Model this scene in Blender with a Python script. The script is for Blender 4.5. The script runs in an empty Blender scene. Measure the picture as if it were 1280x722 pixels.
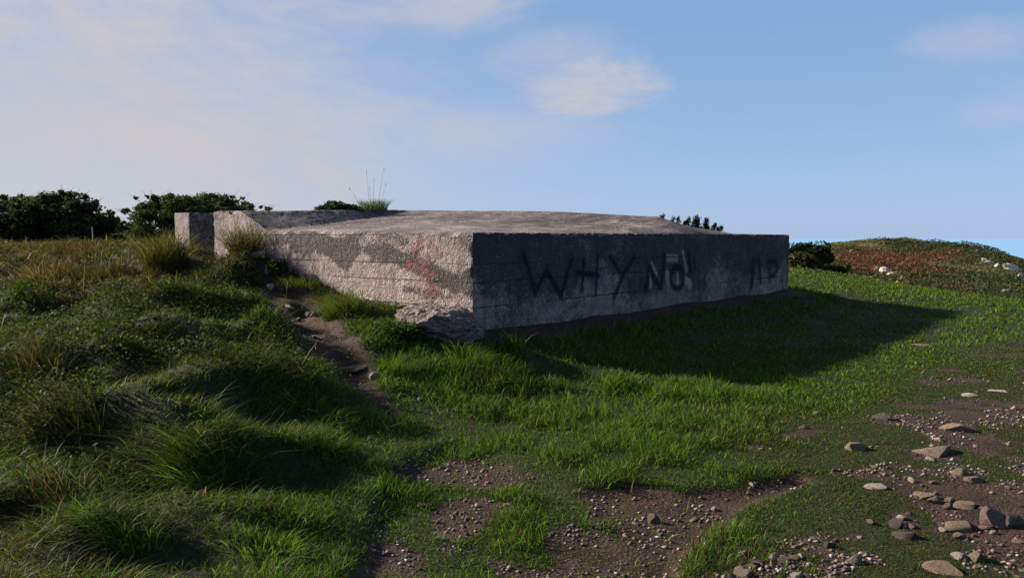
import bpy, math, random
import numpy as np
from mathutils import Vector

rng = np.random.default_rng(11)
random.seed(5)
R = math.radians
scene = bpy.context.scene
COL = scene.collection

# ------------------------------------------------------------------ camera model
F_PX, EYE, HORIZON = 985.0, 1.6, 297.0
PITCH = math.atan((361 - HORIZON) / F_PX)
cp, sp_ = math.cos(PITCH), math.sin(PITCH)

def ray(px, py):
    dx, dy = (px - 640) / F_PX, (361 - py) / F_PX
    return np.array([dx, cp + dy * sp_, -sp_ + dy * cp])

def P(px, py, depth):
    r = ray(px, py)
    k = depth / r[1]
    return np.array([r[0] * k, depth, EYE + r[2] * k])

def on_z(px, py, z):
    r = ray(px, py)
    k = (z - EYE) / r[2]
    return np.array([r[0] * k, r[1] * k, z])

# ------------------------------------------------------------------ noise
def _hash(ix, iy, iz):
    n = (ix * 374761393 + iy * 668265263 + iz * 1442695041) & 0xffffffff
    n = ((n ^ (n >> 13)) * 1274126177) & 0xffffffff
    n = n ^ (n >> 16)
    return (n & 0xffff) / 65535.0

def vnoise(x, y, z=0.0):
    x, y = np.asarray(x, float), np.asarray(y, float)
    z = np.asarray(z, float) + np.zeros_like(x)
    ix, iy, iz = np.floor(x).astype(np.int64), np.floor(y).astype(np.int64), np.floor(z).astype(np.int64)
    fx, fy, fz = x - ix, y - iy, z - iz
    fx, fy, fz = [f * f * (3 - 2 * f) for f in (fx, fy, fz)]
    out = 0
    for dx in (0, 1):
        for dy in (0, 1):
            for dz in (0, 1):
                wgt = (fx if dx else 1 - fx) * (fy if dy else 1 - fy) * (fz if dz else 1 - fz)
                out = out + wgt * _hash(ix + dx, iy + dy, iz + dz)
    return out

def fbm(x, y, z=0.0, octv=4):
    s, a, t = 0, .5, 0
    for o in range(octv):
        s = s + a * vnoise(x * 2 ** o + 17.3 * o, y * 2 ** o - 9.1 * o, np.asarray(z) * 2 ** o + 3.7 * o)
        t += a
        a *= .5
    return s / t

def sstep(a, b, x):
    t = np.clip((np.asarray(x, float) - a) / (b - a), 0, 1)
    return t * t * (3 - 2 * t)

# ------------------------------------------------------------------ bunker frame
ZB = 0.45
Cn = on_z(591, 415, ZB)
Rn = on_z(985, 360, ZB)
AL = float(np.linalg.norm((Rn - Cn)[:2]))
AX = (Rn - Cn) / AL
BX = np.array([-AX[1], AX[0], 0.0])
ANG = math.atan2(AX[1], AX[0])

def to_local(x, y):
    dx, dy = np.asarray(x) - Cn[0], np.asarray(y) - Cn[1]
    return dx * AX[0] + dy * AX[1], dx * BX[0] + dy * BX[1]

def to_world(a, t, z):
    return np.array([Cn[0] + AX[0] * a + BX[0] * t, Cn[1] + AX[1] * a + BX[1] * t, z])

def side_hit(px, py):     # ray with the lit face (a = 0): returns t, z
    r = ray(px, py)
    k = (Cn[0] * AX[0] + Cn[1] * AX[1]) / (r[0] * AX[0] + r[1] * AX[1])
    p = r * k
    return to_local(p[0], p[1])[1], EYE + p[2]

def front_hit(px, py):    # ray with the graffiti face (t = 0): returns a, z
    r = ray(px, py)
    k = (Cn[0] * BX[0] + Cn[1] * BX[1]) / (r[0] * BX[0] + r[1] * BX[1])
    p = r * k
    return to_local(p[0], p[1])[0], EYE + p[2]

TW, _ = side_hit(268, 300)          # end of the lit wall
T1, _ = side_hit(237, 300)
T2, _ = side_hit(219, 300)
ZE0 = front_hit(591, 290)[1]
KA = (front_hit(985, 293)[1] - ZE0) / AL
KT = (side_hit(300, 288)[1] - ZE0) / side_hit(300, 288)[0]
TS0, _ = side_hit(336, 288)
TS1, ZTOP = side_hit(300, 263)

# ------------------------------------------------------------------ ground heights
ctrl = []
def c_px(*rows):
    for px, py, d in rows:
        ctrl.append(tuple(P(px, py, d)))
def c_xyz(*rows):
    ctrl.extend(rows)
for u in (0, .25, .5, .75, 1.0):    # along the graffiti face and the bank below it
    ctrl.append(tuple(to_world(u * AL, 0.0, ZB)))
    ctrl.append(tuple(to_world(u * AL, -.75, .22)))
    ctrl.append(tuple(to_world(u * AL, -1.6, .03)))
    ctrl.append(tuple(to_world(u * AL, -3.2, -.02)))
for px, py in ((500, 384), (440, 370), (385, 358), (330, 340), (268, 325)):
    t, z = side_hit(px, py)
    ctrl.append(tuple(to_world(0, t, z)))
ctrl.append(tuple(to_world(0, T1, 1.24)))
ctrl.append(tuple(to_world(0, T2, 1.27)))
ctrl.append(tuple(to_world(4, 7.5, 1.25)))
ctrl.append(tuple(to_world(9, 7.0, .7)))
ctrl.append(tuple(to_world(AL + 1.5, 2.5, .4)))
c_px((640, 722, 3.75), (900, 722, 3.75), (1280, 722, 3.75), (1280, 600, 5.2), (1000, 600, 5.2), (1280, 500, 7.75),
     (1100, 520, 7.05), (1000, 480, 8.6), (1280, 430, 11.8), (700, 560, 6.0), (560, 600, 5.25), (600, 530, 6.8),
     (650, 500, 7.7), (470, 500, 7.0), (450, 540, 6.1), (420, 600, 4.95), (380, 660, 4.15), (400, 722, 3.5),
     (200, 722, 3.2), (0, 722, 2.95), (0, 600, 4.1), (150, 600, 4.4), (0, 500, 5.4), (300, 470, 6.4), (200, 400, 7.9),
     (110, 430, 6.9), (100, 520, 5.4), (250, 540, 5.2), (330, 560, 5.2), (350, 500, 6.2), (200, 368, 9.4), (300, 368, 9.5),
     (330, 400, 9.0), (400, 420, 8.7), (360, 385, 10.2), (450, 470, 7.6), (430, 445, 8.1), (470, 410, 9.25), (530, 428, 8.9),
     (560, 425, 9.1), (30, 430, 7.6), (-60, 440, 7.0), (60, 400, 9.0), (0, 375, 10.5), (120, 362, 11.0), (230, 352, 11.7),
     (60, 348, 13.0), (150, 338, 14.0), (200, 332, 13.4), (0, 331, 16.5), (120, 318, 18.5), (0, 309, 25), (160, 306, 24),
     (-150, 310, 20), (-150, 380, 10))
c_px((1010, 350, 23), (1060, 368, 19.0), (1000, 336, 33), (1060, 345, 29), (1110, 353, 26), (1160, 362, 23), (1220, 371, 20.5),
     (1280, 380, 18.5), (1350, 391, 17), (1150, 400, 15.1))
c_px((1010, 345, 44), (1070, 356, 40), (1130, 368, 36), (1200, 380, 32), (1280, 394, 28), (1400, 408, 25))
c_px((1030, 307, 95), (1060, 303, 95), (1090, 299, 96), (1130, 297.3, 97), (1160, 300.5, 95), (1200, 307, 93), (1240, 316, 90),
     (1280, 328, 86), (1360, 352, 82), (1050, 320, 72), (1130, 318, 76), (1200, 330, 68), (1270, 352, 60), (1100, 338, 56),
     (1180, 350, 50), (980, 312, 90), (900, 318, 85))
c_xyz((0, -4, 0), (5, -4, 0), (-5, -4, .5), (-3.2, .5, .42), (-1.6, .8, .12), (0, .5, 0), (3, .5, 0), (6, 3, 0), (9, 6, 0), (-6, 3, .6),
      (-9, 7, .75), (12, 10, 0), (-25, 10, 1.0), (25, 6, -.2), (-40, 30, 1.7), (-20, 34, 1.50), (-10, 34, 1.45), (-3, 30, 1.35), (-60, 80, 1.8),
      (-30, 80, 1.5), (-5, 70, 1.0), (10, 60, 0), (5, 110, -1), (-40, 160, 1.5), (40, 135, -12), (70, 130, -14), (60, 160, -22),
      (10, 160, -8), (75, 80, -10), (60, 40, -7), (45, 15, -3), (40, -4, -1), (90, 20, -14), (110, 100, -25), (-100, 20, 2.2), (-110, 150, 2))
ctrl = np.array(ctrl)

def _kern(d):
    return np.sqrt(d * d + .09)
_K = _kern(np.linalg.norm(ctrl[:, None, :2] - ctrl[None, :, :2], axis=2)) - 0.02 * np.eye(len(ctrl))
_n = len(ctrl)
_M = np.zeros((_n + 3, _n + 3))
_M[:_n, :_n] = _K
_M[:_n, _n] = 1
_M[:_n, _n + 1:] = ctrl[:, :2]
_M[_n, :_n] = 1
_M[_n + 1:, :_n] = ctrl[:, :2].T
_W = np.linalg.solve(_M, np.concatenate([ctrl[:, 2], np.zeros(3)]))

def base_height(x, y):
    x, y = np.atleast_1d(np.asarray(x, float)), np.atleast_1d(np.asarray(y, float))
    shp = x.shape
    x, y = x.ravel(), y.ravel()
    out = np.empty_like(x)
    for i in range(0, len(x), 20000):
        xs, ys = x[i:i + 20000], y[i:i + 20000]
        d = np.sqrt((xs[:, None] - ctrl[None, :, 0]) ** 2 + (ys[:, None] - ctrl[None, :, 1]) ** 2 + .09)
        out[i:i + 20000] = d @ _W[:_n] + _W[_n] + xs * _W[_n + 1] + ys * _W[_n + 2]
    return out.reshape(shp)

def hit(px, py, H, far=140.0):
    r = ray(px, py)
    ks = np.geomspace(2.2, far, 400)
    zz = EYE + r[2] * ks - H(r[0] * ks, r[1] * ks)
    below = np.where(zz < 0)[0]
    if len(below) == 0:
        k = far
    else:
        i = max(below[0], 1)
        f = zz[i - 1] / (zz[i - 1] - zz[i])
        k = ks[i - 1] + f * (ks[i] - ks[i - 1])
    return np.array([r[0] * k, r[1] * k, EYE + r[2] * k])

def poly_world(pts):
    return np.array([hit(px, py, base_height)[:2] for px, py in pts])

def sdf(poly, x, y):
    x, y = np.asarray(x, float), np.asarray(y, float)
    d = np.full(x.shape, 1e9)
    inside = np.zeros(x.shape, bool)
    for i in range(len(poly)):
        x0, y0 = poly[i]
        x1, y1 = poly[(i + 1) % len(poly)]
        ex, ey = x1 - x0, y1 - y0
        t = np.clip(((x - x0) * ex + (y - y0) * ey) / (ex * ex + ey * ey + 1e-9), 0, 1)
        d = np.minimum(d, np.hypot(x - x0 - t * ex, y - y0 - t * ey))
        cr = ((y0 > y) != (y1 > y)) & (x < (x1 - x0) * (y - y0) / (y1 - y0 + 1e-12) + x0)
        inside ^= cr
    return np.where(inside, d, -d)

PIT = poly_world([(425, 735), (448, 665), (474, 605), (512, 566), (565, 549), (615, 560), (655, 590), (720, 608), (790, 602), (850, 612),
                  (930, 602), (1000, 588), (1022, 600), (965, 622), (905, 655), (868, 688), (838, 735)])
TRAIL = poly_world([(318, 352), (350, 342), (392, 368), (418, 392), (452, 428), (466, 450), (482, 490), (505, 520), (488, 534), (466, 505),
                    (436, 482), (398, 458), (368, 424), (345, 392), (326, 372)])
STONY = poly_world([(880, 735), (930, 695), (1010, 668), (1080, 645), (1108, 612), (1070, 585), (1095, 560), (1060, 540), (1140, 515),
                    (1195, 490), (1290, 478), (1420, 480), (1420, 735)])
WORN = poly_world([(930, 560), (980, 515), (1060, 520), (1150, 470), (1230, 432), (1300, 425), (1400, 470), (1300, 600), (1100, 650), (1000, 620)])

def soil_field(x, y):
    """0 = turf, 1 = bare earth"""
    n1 = fbm(x * 2.1, y * 2.1, 1.5) - .5
    n2 = fbm(x * 7.0, y * 7.0, 4.5) - .5
    w = n1 * .6 + n2 * .65
    a = sstep(-.03, .07, sdf(PIT, x, y) + w * .28)
    grown = sstep(.44, .54, fbm(x * 3.3 + 4, y * 3.3, 9.0)) * sstep(.95, .35, np.asarray(x) * .55 + .25)
    a = a * (1 - .8 * grown)
    b = sstep(-.08, .12, sdf(TRAIL, x, y) + w * .5)
    c = sstep(-.25, .25, sdf(STONY, x, y)) * sstep(.44, .56, fbm(x * 1.9 + 7, y * 1.9 + 2, 2.2) + n2 * .8 - .04 - .03 * np.clip(np.asarray(y) - 4.4, 0, 3))
    a_, t_ = to_local(x, y)
    e = sstep(.62, .2, -t_ + w * .9) * (t_ < .1) * (a_ > -.2) * (a_ < AL + .1)
    a = np.maximum(a, e)
    d = sstep(-.3, .3, sdf(WORN, x, y)) * sstep(.56, .68, fbm(x * 1.7 - 3, y * 2.6 + 5, 6.1) + n2 * .2)
    return np.maximum(np.maximum(a, b), np.maximum(c, d * .9))

HOLES = [(hit(px, py, base_height)[:2], dp, rd) for px, py, dp, rd in ((95, 560, .26, .24), (300, 600, .24, .22), (60, 375, .45, .9), (150, 640, .20, .20), (230, 385, .30, .45), (45, 640, .2, .2), (330, 395, .2, .5), (180, 470, .2, .3), (380, 590, .13, .2))]
MND = to_world(-.50, side_hit(338, 300)[0], 0)

def height(x, y, fine=True):
    x, y = np.atleast_1d(np.asarray(x, float)), np.atleast_1d(np.asarray(y, float))
    z = base_height(x, y)
    dep = np.hypot(x, y)
    near = sstep(60, 25, dep)
    bank = sstep(-.9, -2.0, x + .12 * (y - 4) * (y > 9)) * sstep(22, 14, y)
    z = z + sstep(11, 13, y) * sstep(26, 20, y) * sstep(-3, -6, x) * .35 * (fbm(x * .7, y * .7, 13.0, 3) - .5)
    z = z + bank * .62 * (fbm(x * 1.15, y * 1.15, 3.0, 3) - .52) + bank * .16 * (vnoise(x * 2.9, y * 2.9, 8.0) - .5)
    z = z + .24 * np.exp(-((x - MND[0]) ** 2 + (y - MND[1]) ** 2) / .32)
    for q_, dp, rd in HOLES:
        z = z - dp * np.exp(-((x - q_[0]) ** 2 + (y - q_[1]) ** 2) / (rd * rd))
    z = z + near * .05 * (fbm(x * .9 + 5, y * .9, 1.0, 3) - .5)
    if fine:
        s = sdf(PIT, x, y) + (fbm(x * 2.1, y * 2.1, 1.5) - .5) * .16
        z = z - .055 * sstep(-.05, .14, s)
        s2 = sdf(TRAIL, x, y) + (fbm(x * 2.1, y * 2.1, 1.5) - .5) * .3
        z = z - .07 * sstep(-.05, .2, s2)
        z = z + near * .016 * (fbm(x * 6, y * 6, 2.0, 3) - .5)
    far = sstep(26, 45, dep)
    z = z + far * (1.3 * (fbm(x * .13, y * .13, 5.0, 4) - .5)) * sstep(10, 25, x)
    return z

def at(px, py):
    return hit(px, py, height)

# ------------------------------------------------------------------ mesh helpers
def link(o, parent=None):
    COL.objects.link(o)
    if parent is not None:
        o.parent = parent
    return o

def mesh_obj(name, verts, faces, mat, parent=None, smooth=False, col=None, attrs=None):
    """faces: list of (n,k) integer arrays"""
    me = bpy.data.meshes.new(name)
    verts = np.asarray(verts, np.float32)
    faces = [np.asarray(f, np.int32) for f in faces if len(f)]
    me.vertices.add(len(verts))
    me.vertices.foreach_set('co', verts.ravel())
    nl = sum(f.size for f in faces)
    npoly = sum(len(f) for f in faces)
    me.loops.add(nl)
    me.loops.foreach_set('vertex_index', np.concatenate([f.ravel() for f in faces]))
    me.polygons.add(npoly)
    sizes = np.concatenate([np.full(len(f), f.shape[1], np.int32) for f in faces])
    starts = np.concatenate([[0], np.cumsum(sizes)[:-1]]).astype(np.int32)
    me.polygons.foreach_set('loop_start', starts)
    if smooth:
        me.polygons.foreach_set('use_smooth', np.ones(npoly, bool))
    if col is not None:
        at_ = me.attributes.new('Col', 'FLOAT_COLOR', 'POINT')
        c4 = np.ones((len(verts), 4), np.float32)
        c4[:, :3] = col
        at_.data.foreach_set('color', c4.ravel())
    for k, v in (attrs or {}).items():
        a_ = me.attributes.new(k, 'FLOAT', 'POINT')
        a_.data.foreach_set('value', np.asarray(v, np.float32))
    me.update(calc_edges=True)
    me.validate()
    me.materials.append(mat)
    return link(bpy.data.objects.new(name, me), parent)

def tag(o, label=None, cat=None, group=None, kind=None):
    if label: o['label'] = label
    if cat: o['category'] = cat
    if group: o['group'] = group
    if kind: o['kind'] = kind
    return o

def empty(name, loc, rz=0.0):
    o = bpy.data.objects.new(name, None)
    o.empty_display_size = .2
    o.location = Vector([float(v) for v in loc])
    o.rotation_euler = (0, 0, rz)
    return link(o)

def grid_faces(nu, nv, flip=False):
    i = np.arange(nu - 1)[:, None] * nv + np.arange(nv - 1)[None, :]
    f = np.stack([i, i + nv, i + nv + 1, i + 1], -1).reshape(-1, 4)
    return f[:, ::-1] if flip else f

def tubes(paths, sides=5):
    """list of (points (n,3), radii (n)) -> verts, quads"""
    V, Fq, off = [], [], 0
    for pts, rad in paths:
        pts = np.asarray(pts, float)
        n = len(pts)
        tan = np.gradient(pts, axis=0)
        tan /= np.linalg.norm(tan, axis=1)[:, None] + 1e-9
        ref = np.where(np.abs(tan[:, 2:3]) > .9, np.array([[1., 0, 0]]), np.array([[0, 0, 1.]]))
        u = np.cross(tan, ref)
        u /= np.linalg.norm(u, axis=1)[:, None] + 1e-9
        v = np.cross(tan, u)
        ang = np.arange(sides) / sides * 2 * math.pi
        ring = u[:, None, :] * np.cos(ang)[None, :, None] + v[:, None, :] * np.sin(ang)[None, :, None]
        V.append((pts[:, None, :] + ring * np.asarray(rad)[:, None, None]).reshape(-1, 3))
        i = np.arange(n - 1)[:, None] * sides + np.arange(sides)[None, :]
        j = np.arange(n - 1)[:, None] * sides + (np.arange(sides)[None, :] + 1) % sides
        Fq.append(np.stack([i, j, j + sides, i + sides], -1).reshape(-1, 4) + off)
        off += n * sides
    return np.concatenate(V), np.concatenate(Fq)

def blades(p, h, w, az, lean, bend, col, nseg=3):
    """ribbons of grass: p (n,3), h, w, az (n), lean (n,2) unit-ish, bend (n), col (n,3)"""
    n = len(p)
    lv = nseg
    V = np.zeros((n, 2 * lv + 1, 3), np.float32)
    wd = np.stack([np.cos(az), np.sin(az), np.zeros(n)], 1) * (w * .5)[:, None]
    for k in range(lv + 1):
        s = k / lv
        c = p.copy()
        c[:, 2] += h * (s - .42 * np.minimum(bend, 1.6) * s * s)
        c[:, :2] += lean * (h * bend * s * (.25 + .75 * s))[:, None]
        if k < lv:
            ww = wd * (1 - .55 * s * s)
            V[:, 2 * k] = c - ww
            V[:, 2 * k + 1] = c + ww
        else:
            V[:, 2 * lv] = c
    b = (np.arange(n) * (2 * lv + 1))[:, None]
    q = []
    for k in range(lv - 1):
        q.append(b + np.array([2 * k, 2 * k + 1, 2 * k + 3, 2 * k + 2]))
    q = np.concatenate(q) if q else np.zeros((0, 4), int)
    t = b + np.array([2 * lv - 2, 2 * lv - 1, 2 * lv])
    return V.reshape(-1, 3), [q, t], np.repeat(col, 2 * lv + 1, axis=0)

def leaf_quads(p, size, col, up=.35, elong=1.7, droop=0.0, seed=0):
    """little folded diamond leaves facing random ways"""
    g = np.random.default_rng(seed)
    n = len(p)
    d = g.normal(size=(n, 3))
    d[:, 2] = d[:, 2] * .6 - droop
    d /= np.linalg.norm(d, axis=1)[:, None]
    nrm = g.normal(size=(n, 3))
    nrm[:, 2] = np.abs(nrm[:, 2]) + up
    s = np.cross(d, nrm)
    s /= np.linalg.norm(s, axis=1)[:, None] + 1e-9
    size = np.asarray(size)[:, None] * np.ones((n, 1))
    L, Wd = d * size * elong * .5, s * size * .5
    fold = np.cross(s, d) * size * .12
    V = np.stack([p - L, p + Wd + fold, p + L, p - Wd + fold], 1).reshape(-1, 3)
    f = (np.arange(n) * 4)[:, None] + np.array([0, 1, 2, 3])
    return V, [np.concatenate([f[:, [0, 1, 2]], f[:, [0, 2, 3]]])], np.repeat(col, 4, axis=0)

# ------------------------------------------------------------------ materials
ALB = .64        # every surface colour below is scaled by this one factor
class NT:
    def __init__(self, name):
        self.m = bpy.data.materials.new(name)
        self.m.use_nodes = True
        self.t = self.m.node_tree
        self.t.nodes.clear()
        self.out = self.t.nodes.new('ShaderNodeOutputMaterial')
    def n(self, kind, **kw):
        nd = self.t.nodes.new('ShaderNode' + kind)
        for k, v in kw.items():
            setattr(nd, k, v)
        return nd
    def link(self, a, b):
        self.t.links.new(a, b)
    def put(self, sock, v):
        if hasattr(v, 'links') or isinstance(v, bpy.types.NodeSocket):
            self.link(v, sock)
        else:
            if sock.type == 'RGBA' and not isinstance(v, (int, float)) and len(v) == 3:
                v = (*v, 1)
            sock.default_value = v
    def math(self, op, a, b=0.0, c=None, clamp=False):
        nd = self.n('Math', operation=op, use_clamp=clamp)
        self.put(nd.inputs[0], a)
        self.put(nd.inputs[1], b)
        if c is not None: self.put(nd.inputs[2], c)
        return nd.outputs[0]
    def mix(self, f, a, b, mode='MIX'):
        nd = self.n('Mix', data_type='RGBA', blend_type=mode)
        self.put(nd.inputs[0], f)
        self.put(nd.inputs[6], a)
        self.put(nd.inputs[7], b)
        return nd.outputs[2]
    def noise(self, vec, scale, detail=4, rough=.55, dist=0.0):
        nd = self.n('TexNoise')
        if vec is not None: self.link(vec, nd.inputs['Vector'])
        nd.inputs['Scale'].default_value = scale
        nd.inputs['Detail'].default_value = detail
        nd.inputs['Roughness'].default_value = rough
        nd.inputs['Distortion'].default_value = dist
        return nd.outputs[0]
    def vor(self, vec, scale, feature='F1'):
        nd = self.n('TexVoronoi', feature=feature)
        if vec is not None: self.link(vec, nd.inputs['Vector'])
        nd.inputs['Scale'].default_value = scale
        return nd
    def ramp(self, v, a, b, lo=0.0, hi=1.0):
        nd = self.n('MapRange', interpolation_type='SMOOTHSTEP')
        self.put(nd.inputs[0], v)
        for i, x in enumerate((a, b, lo, hi)):
            self.put(nd.inputs[i + 1], x)
        return nd.outputs[0]
    def attr(self, name, out='Fac'):
        nd = self.n('Attribute', attribute_name=name)
        return nd.outputs[out]
    def obj_xyz(self):
        return self.n('TexCoord').outputs['Object']
    def scaled(self, vec, s):
        nd = self.n('Mapping')
        self.link(vec, nd.inputs[0])
        nd.inputs['Scale'].default_value = s
        return nd.outputs[0]
    def bump(self, h, strength, dist, prev=None):
        nd = self.n('Bump')
        nd.inputs['Strength'].default_value = strength
        nd.inputs['Distance'].default_value = dist
        self.put(nd.inputs['Height'], h)
        if prev is not None: self.link(prev, nd.inputs['Normal'])
        return nd.outputs[0]
    def bsdf(self, color, rough=.9, normal=None, spec=.3):
        nd = self.n('BsdfPrincipled')
        self.put(nd.inputs['Base Color'], self.mix(1.0, color, (ALB, ALB, ALB), 'MULTIPLY'))
        self.put(nd.inputs['Roughness'], rough)
        nd.inputs['Specular IOR Level'].default_value = spec
        if normal is not None: self.link(normal, nd.inputs['Normal'])
        return nd.outputs[0]
    def done(self, shader):
        self.link(shader, self.out.inputs['Surface'])
        return self.m

def foliage_mat(name, trans=.35, gloss=.12, rough=.45):
    m = NT(name)
    c = m.attr('Col', 'Color')
    d = m.bsdf(c, rough, spec=gloss * 4)
    tr = m.n('BsdfTranslucent')
    m.link(m.mix(1.0, m.mix(.55, c, (1.0, 1.0, .25), 'MULTIPLY'), (ALB, ALB, ALB), 'MULTIPLY'), tr.inputs[0])
    mx = m.n('MixShader')
    mx.inputs[0].default_value = trans
    m.link(d, mx.inputs[1])
    m.link(tr.outputs[0], mx.inputs[2])
    return m.done(mx.outputs[0])

M_GRASS = foliage_mat('grass_blade', .42, .010, .55)
M_LEAF = foliage_mat('leaf', .30, .008, .7)
M_SCRUB = foliage_mat('scrub', .2, .03, .7)

def simple_mat(name, col, rough=.85, noise=12.0, var=.35, spec=.3):
    m = NT(name)
    v = m.obj_xyz()
    n = m.noise(v, noise, 5)
    c = m.mix(m.ramp(n, .3, .7), tuple(x * (1 - var) for x in col), tuple(x * (1 + var) for x in col))
    return m.done(m.bsdf(c, rough, m.bump(n, .5, .01), spec))
M_BARK = simple_mat('bark', (.055, .042, .032), .95, 9)
M_STALK = simple_mat('dry_stalk', (.30, .24, .15), .85, 20, .25)

def concrete_mat():
    m = NT('weathered_concrete')
    v = m.obj_xyz()
    big = m.noise(v, .9, 6, .6)
    mid = m.noise(v, 6.0, 6, .65, .3)
    fine = m.noise(v, 38.0, 5, .7)
    peb = m.vor(v, 46.0)
    peb2 = m.vor(v, 78.0)
    pale = m.attr('pale')
    stain_shade = m.attr('stain_shade')
    paint = m.attr('paint')
    red = m.attr('redpaint')
    moss = m.attr('streak')
    # streaks run across the slab on the roof
    st = m.noise(m.scaled(v, (1.0, 2.6, 1)), .8, 9, .72, 1.0)
    c = m.mix(m.ramp(big, .35, .65), (.31, .258, .24), (.44, .37, .345))
    c = m.mix(m.ramp(mid, .35, .72), c, (.22, .18, .165))
    c = m.mix(m.math('MULTIPLY', m.ramp(fine, .52, .75), .5), c, (.13, .105, .095))
    # grime, lichen and painted-in shade: dark, blotchy and broken up by the aggregate
    dn = m.math('ADD', m.math('MULTIPLY', stain_shade, 1.0), m.math('ADD', m.math('MULTIPLY', m.math('SUBTRACT', mid, .5), .9), m.math('MULTIPLY', m.math('SUBTRACT', fine, .5), 2.0)))
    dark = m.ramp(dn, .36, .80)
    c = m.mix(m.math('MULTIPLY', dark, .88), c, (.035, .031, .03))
    pl = m.ramp(m.math('ADD', pale, m.math('MULTIPLY', m.math('SUBTRACT', mid, .5), 1.1)), .45, .9)
    c = m.mix(m.math('MULTIPLY', pl, .65), c, (.46, .42, .39))
    # water runs down the faces
    run = m.noise(m.scaled(v, (7, 7, .55)), 1.0, 5, .6)
    c = m.mix(m.math('MULTIPLY', m.math('MULTIPLY', m.ramp(run, .52, .68), .5), m.math('SUBTRACT', 1.0, moss, clamp=True)), c, (.12, .095, .085))
    run2 = m.noise(m.scaled(v, (11, 11, .8)), 1.0, 5, .6)
    c = m.mix(m.math('MULTIPLY', m.math('MULTIPLY', m.ramp(run2, .58, .72), .45), pale), c, (.50, .45, .42))
    # lichen streaks over the roof
    sk = m.math('MULTIPLY', moss, m.ramp(m.math('ADD', st, m.math('MULTIPLY', m.math('SUBTRACT', fine, .5), .8)), .40, .55))
    c = m.mix(m.math('MULTIPLY', sk, .9), c, (.045, .04, .04))
    # pale stones of the aggregate
    rnd = m.n('SeparateColor')
    m.link(peb.outputs['Color'], rnd.inputs[0])
    speck = m.math('MULTIPLY', m.ramp(rnd.outputs[0], .90, .93), m.ramp(peb.outputs['Distance'], .42, .25))
    c = m.mix(m.math('MULTIPLY', speck, .8), c, (.48, .43, .40))
    hole = m.math('MULTIPLY', m.ramp(rnd.outputs[1], .80, .86), m.ramp(peb.outputs['Distance'], .5, .3))
    c = m.mix(m.math('MULTIPLY', hole, .75), c, (.05, .042, .04))
    # board joints
    sep = m.n('SeparateXYZ')
    m.link(v, sep.inputs[0])
    zz = m.math('ADD', sep.outputs[2], m.math('MULTIPLY', m.math('SUBTRACT', mid, .5), .035))
    jn = None
    for zk, wd in ((ZE0 - .03, .006), (ZE0 - .40, .007), (ZE0 - .62, .006), (ZE0 - .93, .007)):
        j = m.ramp(m.math('ABSOLUTE', m.math('SUBTRACT', zz, zk)), wd * 1.6, wd * .3)
        jn = j if jn is None else m.math('MAXIMUM', jn, j)
    jn = m.math('MULTIPLY', jn, m.ramp(big, .40, .56))
    jn = m.math('MULTIPLY', jn, m.math('SUBTRACT', 1.0, moss, clamp=True))
    c = m.mix(m.math('MULTIPLY', jn, .7), c, (.05, .045, .042))
    c = m.mix(m.math('MULTIPLY', red, m.ramp(mid, .3, .62)), c, (.32, .075, .085))
    c = m.mix(m.math('MULTIPLY', paint, m.ramp(m.math('ADD', m.math('MULTIPLY', mid, .6), m.math('MULTIPLY', fine, .5)), .40, .70, 1.0, .75)), c, (.008, .008, .009))
    h = m.math('ADD', m.math('MULTIPLY', peb.outputs['Distance'], -.9), m.math('MULTIPLY', peb2.outputs['Distance'], -.4))
    h = m.math('ADD', h, m.math('MULTIPLY', fine, 1.2))
    h = m.math('SUBTRACT', h, m.math('MULTIPLY', hole, 1.2))
    h = m.math('SUBTRACT', h, m.math('MULTIPLY', jn, 1.5))
    nrm = m.bump(h, 1.0, .014, m.bump(mid, .15, .02))
    return m.done(m.bsdf(c, .92, nrm, .2))
M_CONC = concrete_mat()

def ground_mat():
    m = NT('earth_and_turf')
    v = m.obj_xyz()
    soil = m.attr('soil')
    n1 = m.noise(v, 3.0, 6, .65)
    n2 = m.noise(v, 22.0, 5, .7)
    n3 = m.noise(v, .5, 4)
    pb = m.vor(v, 55.0)
    turf = m.mix(m.ramp(n2, .35, .65), (.010, .014, .004), (.024, .030, .008))
    turf = m.mix(m.ramp(n1, .5, .75), turf, (.035, .030, .012))
    earth = m.mix(m.ramp(n1, .3, .7), (.022, .013, .009), (.060, .034, .023))
    earth = m.mix(m.ramp(n2, .5, .7), earth, (.018, .012, .010))
    rnd = m.n('SeparateColor')
    m.link(pb.outputs['Color'], rnd.inputs[0])
    grit = m.math('MULTIPLY', m.ramp(rnd.outputs[0], .74, .78), m.ramp(pb.outputs['Distance'], .45, .3))
    earth = m.mix(m.math('MULTIPLY', grit, .8), earth, (.12, .09, .075))
    c = m.mix(m.ramp(m.math('ADD', soil, m.math('MULTIPLY', m.math('SUBTRACT', n2, .5), .6)), .35, .65), turf, earth)
    # far headland: scrub, bracken, rough pasture
    br = m.attr('bracken')
    gr = m.attr('pasture')
    fr = m.attr('far')
    far = m.mix(m.ramp(n3, .4, .6), (.030, .036, .014), (.055, .055, .022))
    far = m.mix(br, far, (.075, .042, .024))
    far = m.mix(gr, far, (.10, .098, .035))
    c = m.mix(fr, c, far)
    h = m.math('ADD', n2, m.math('MULTIPLY', pb.outputs['Distance'], -.5))
    return m.done(m.bsdf(c, .95, m.bump(h, .8, .02, m.bump(n1, .5, .04)), .15))
M_GROUND = ground_mat()

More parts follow.
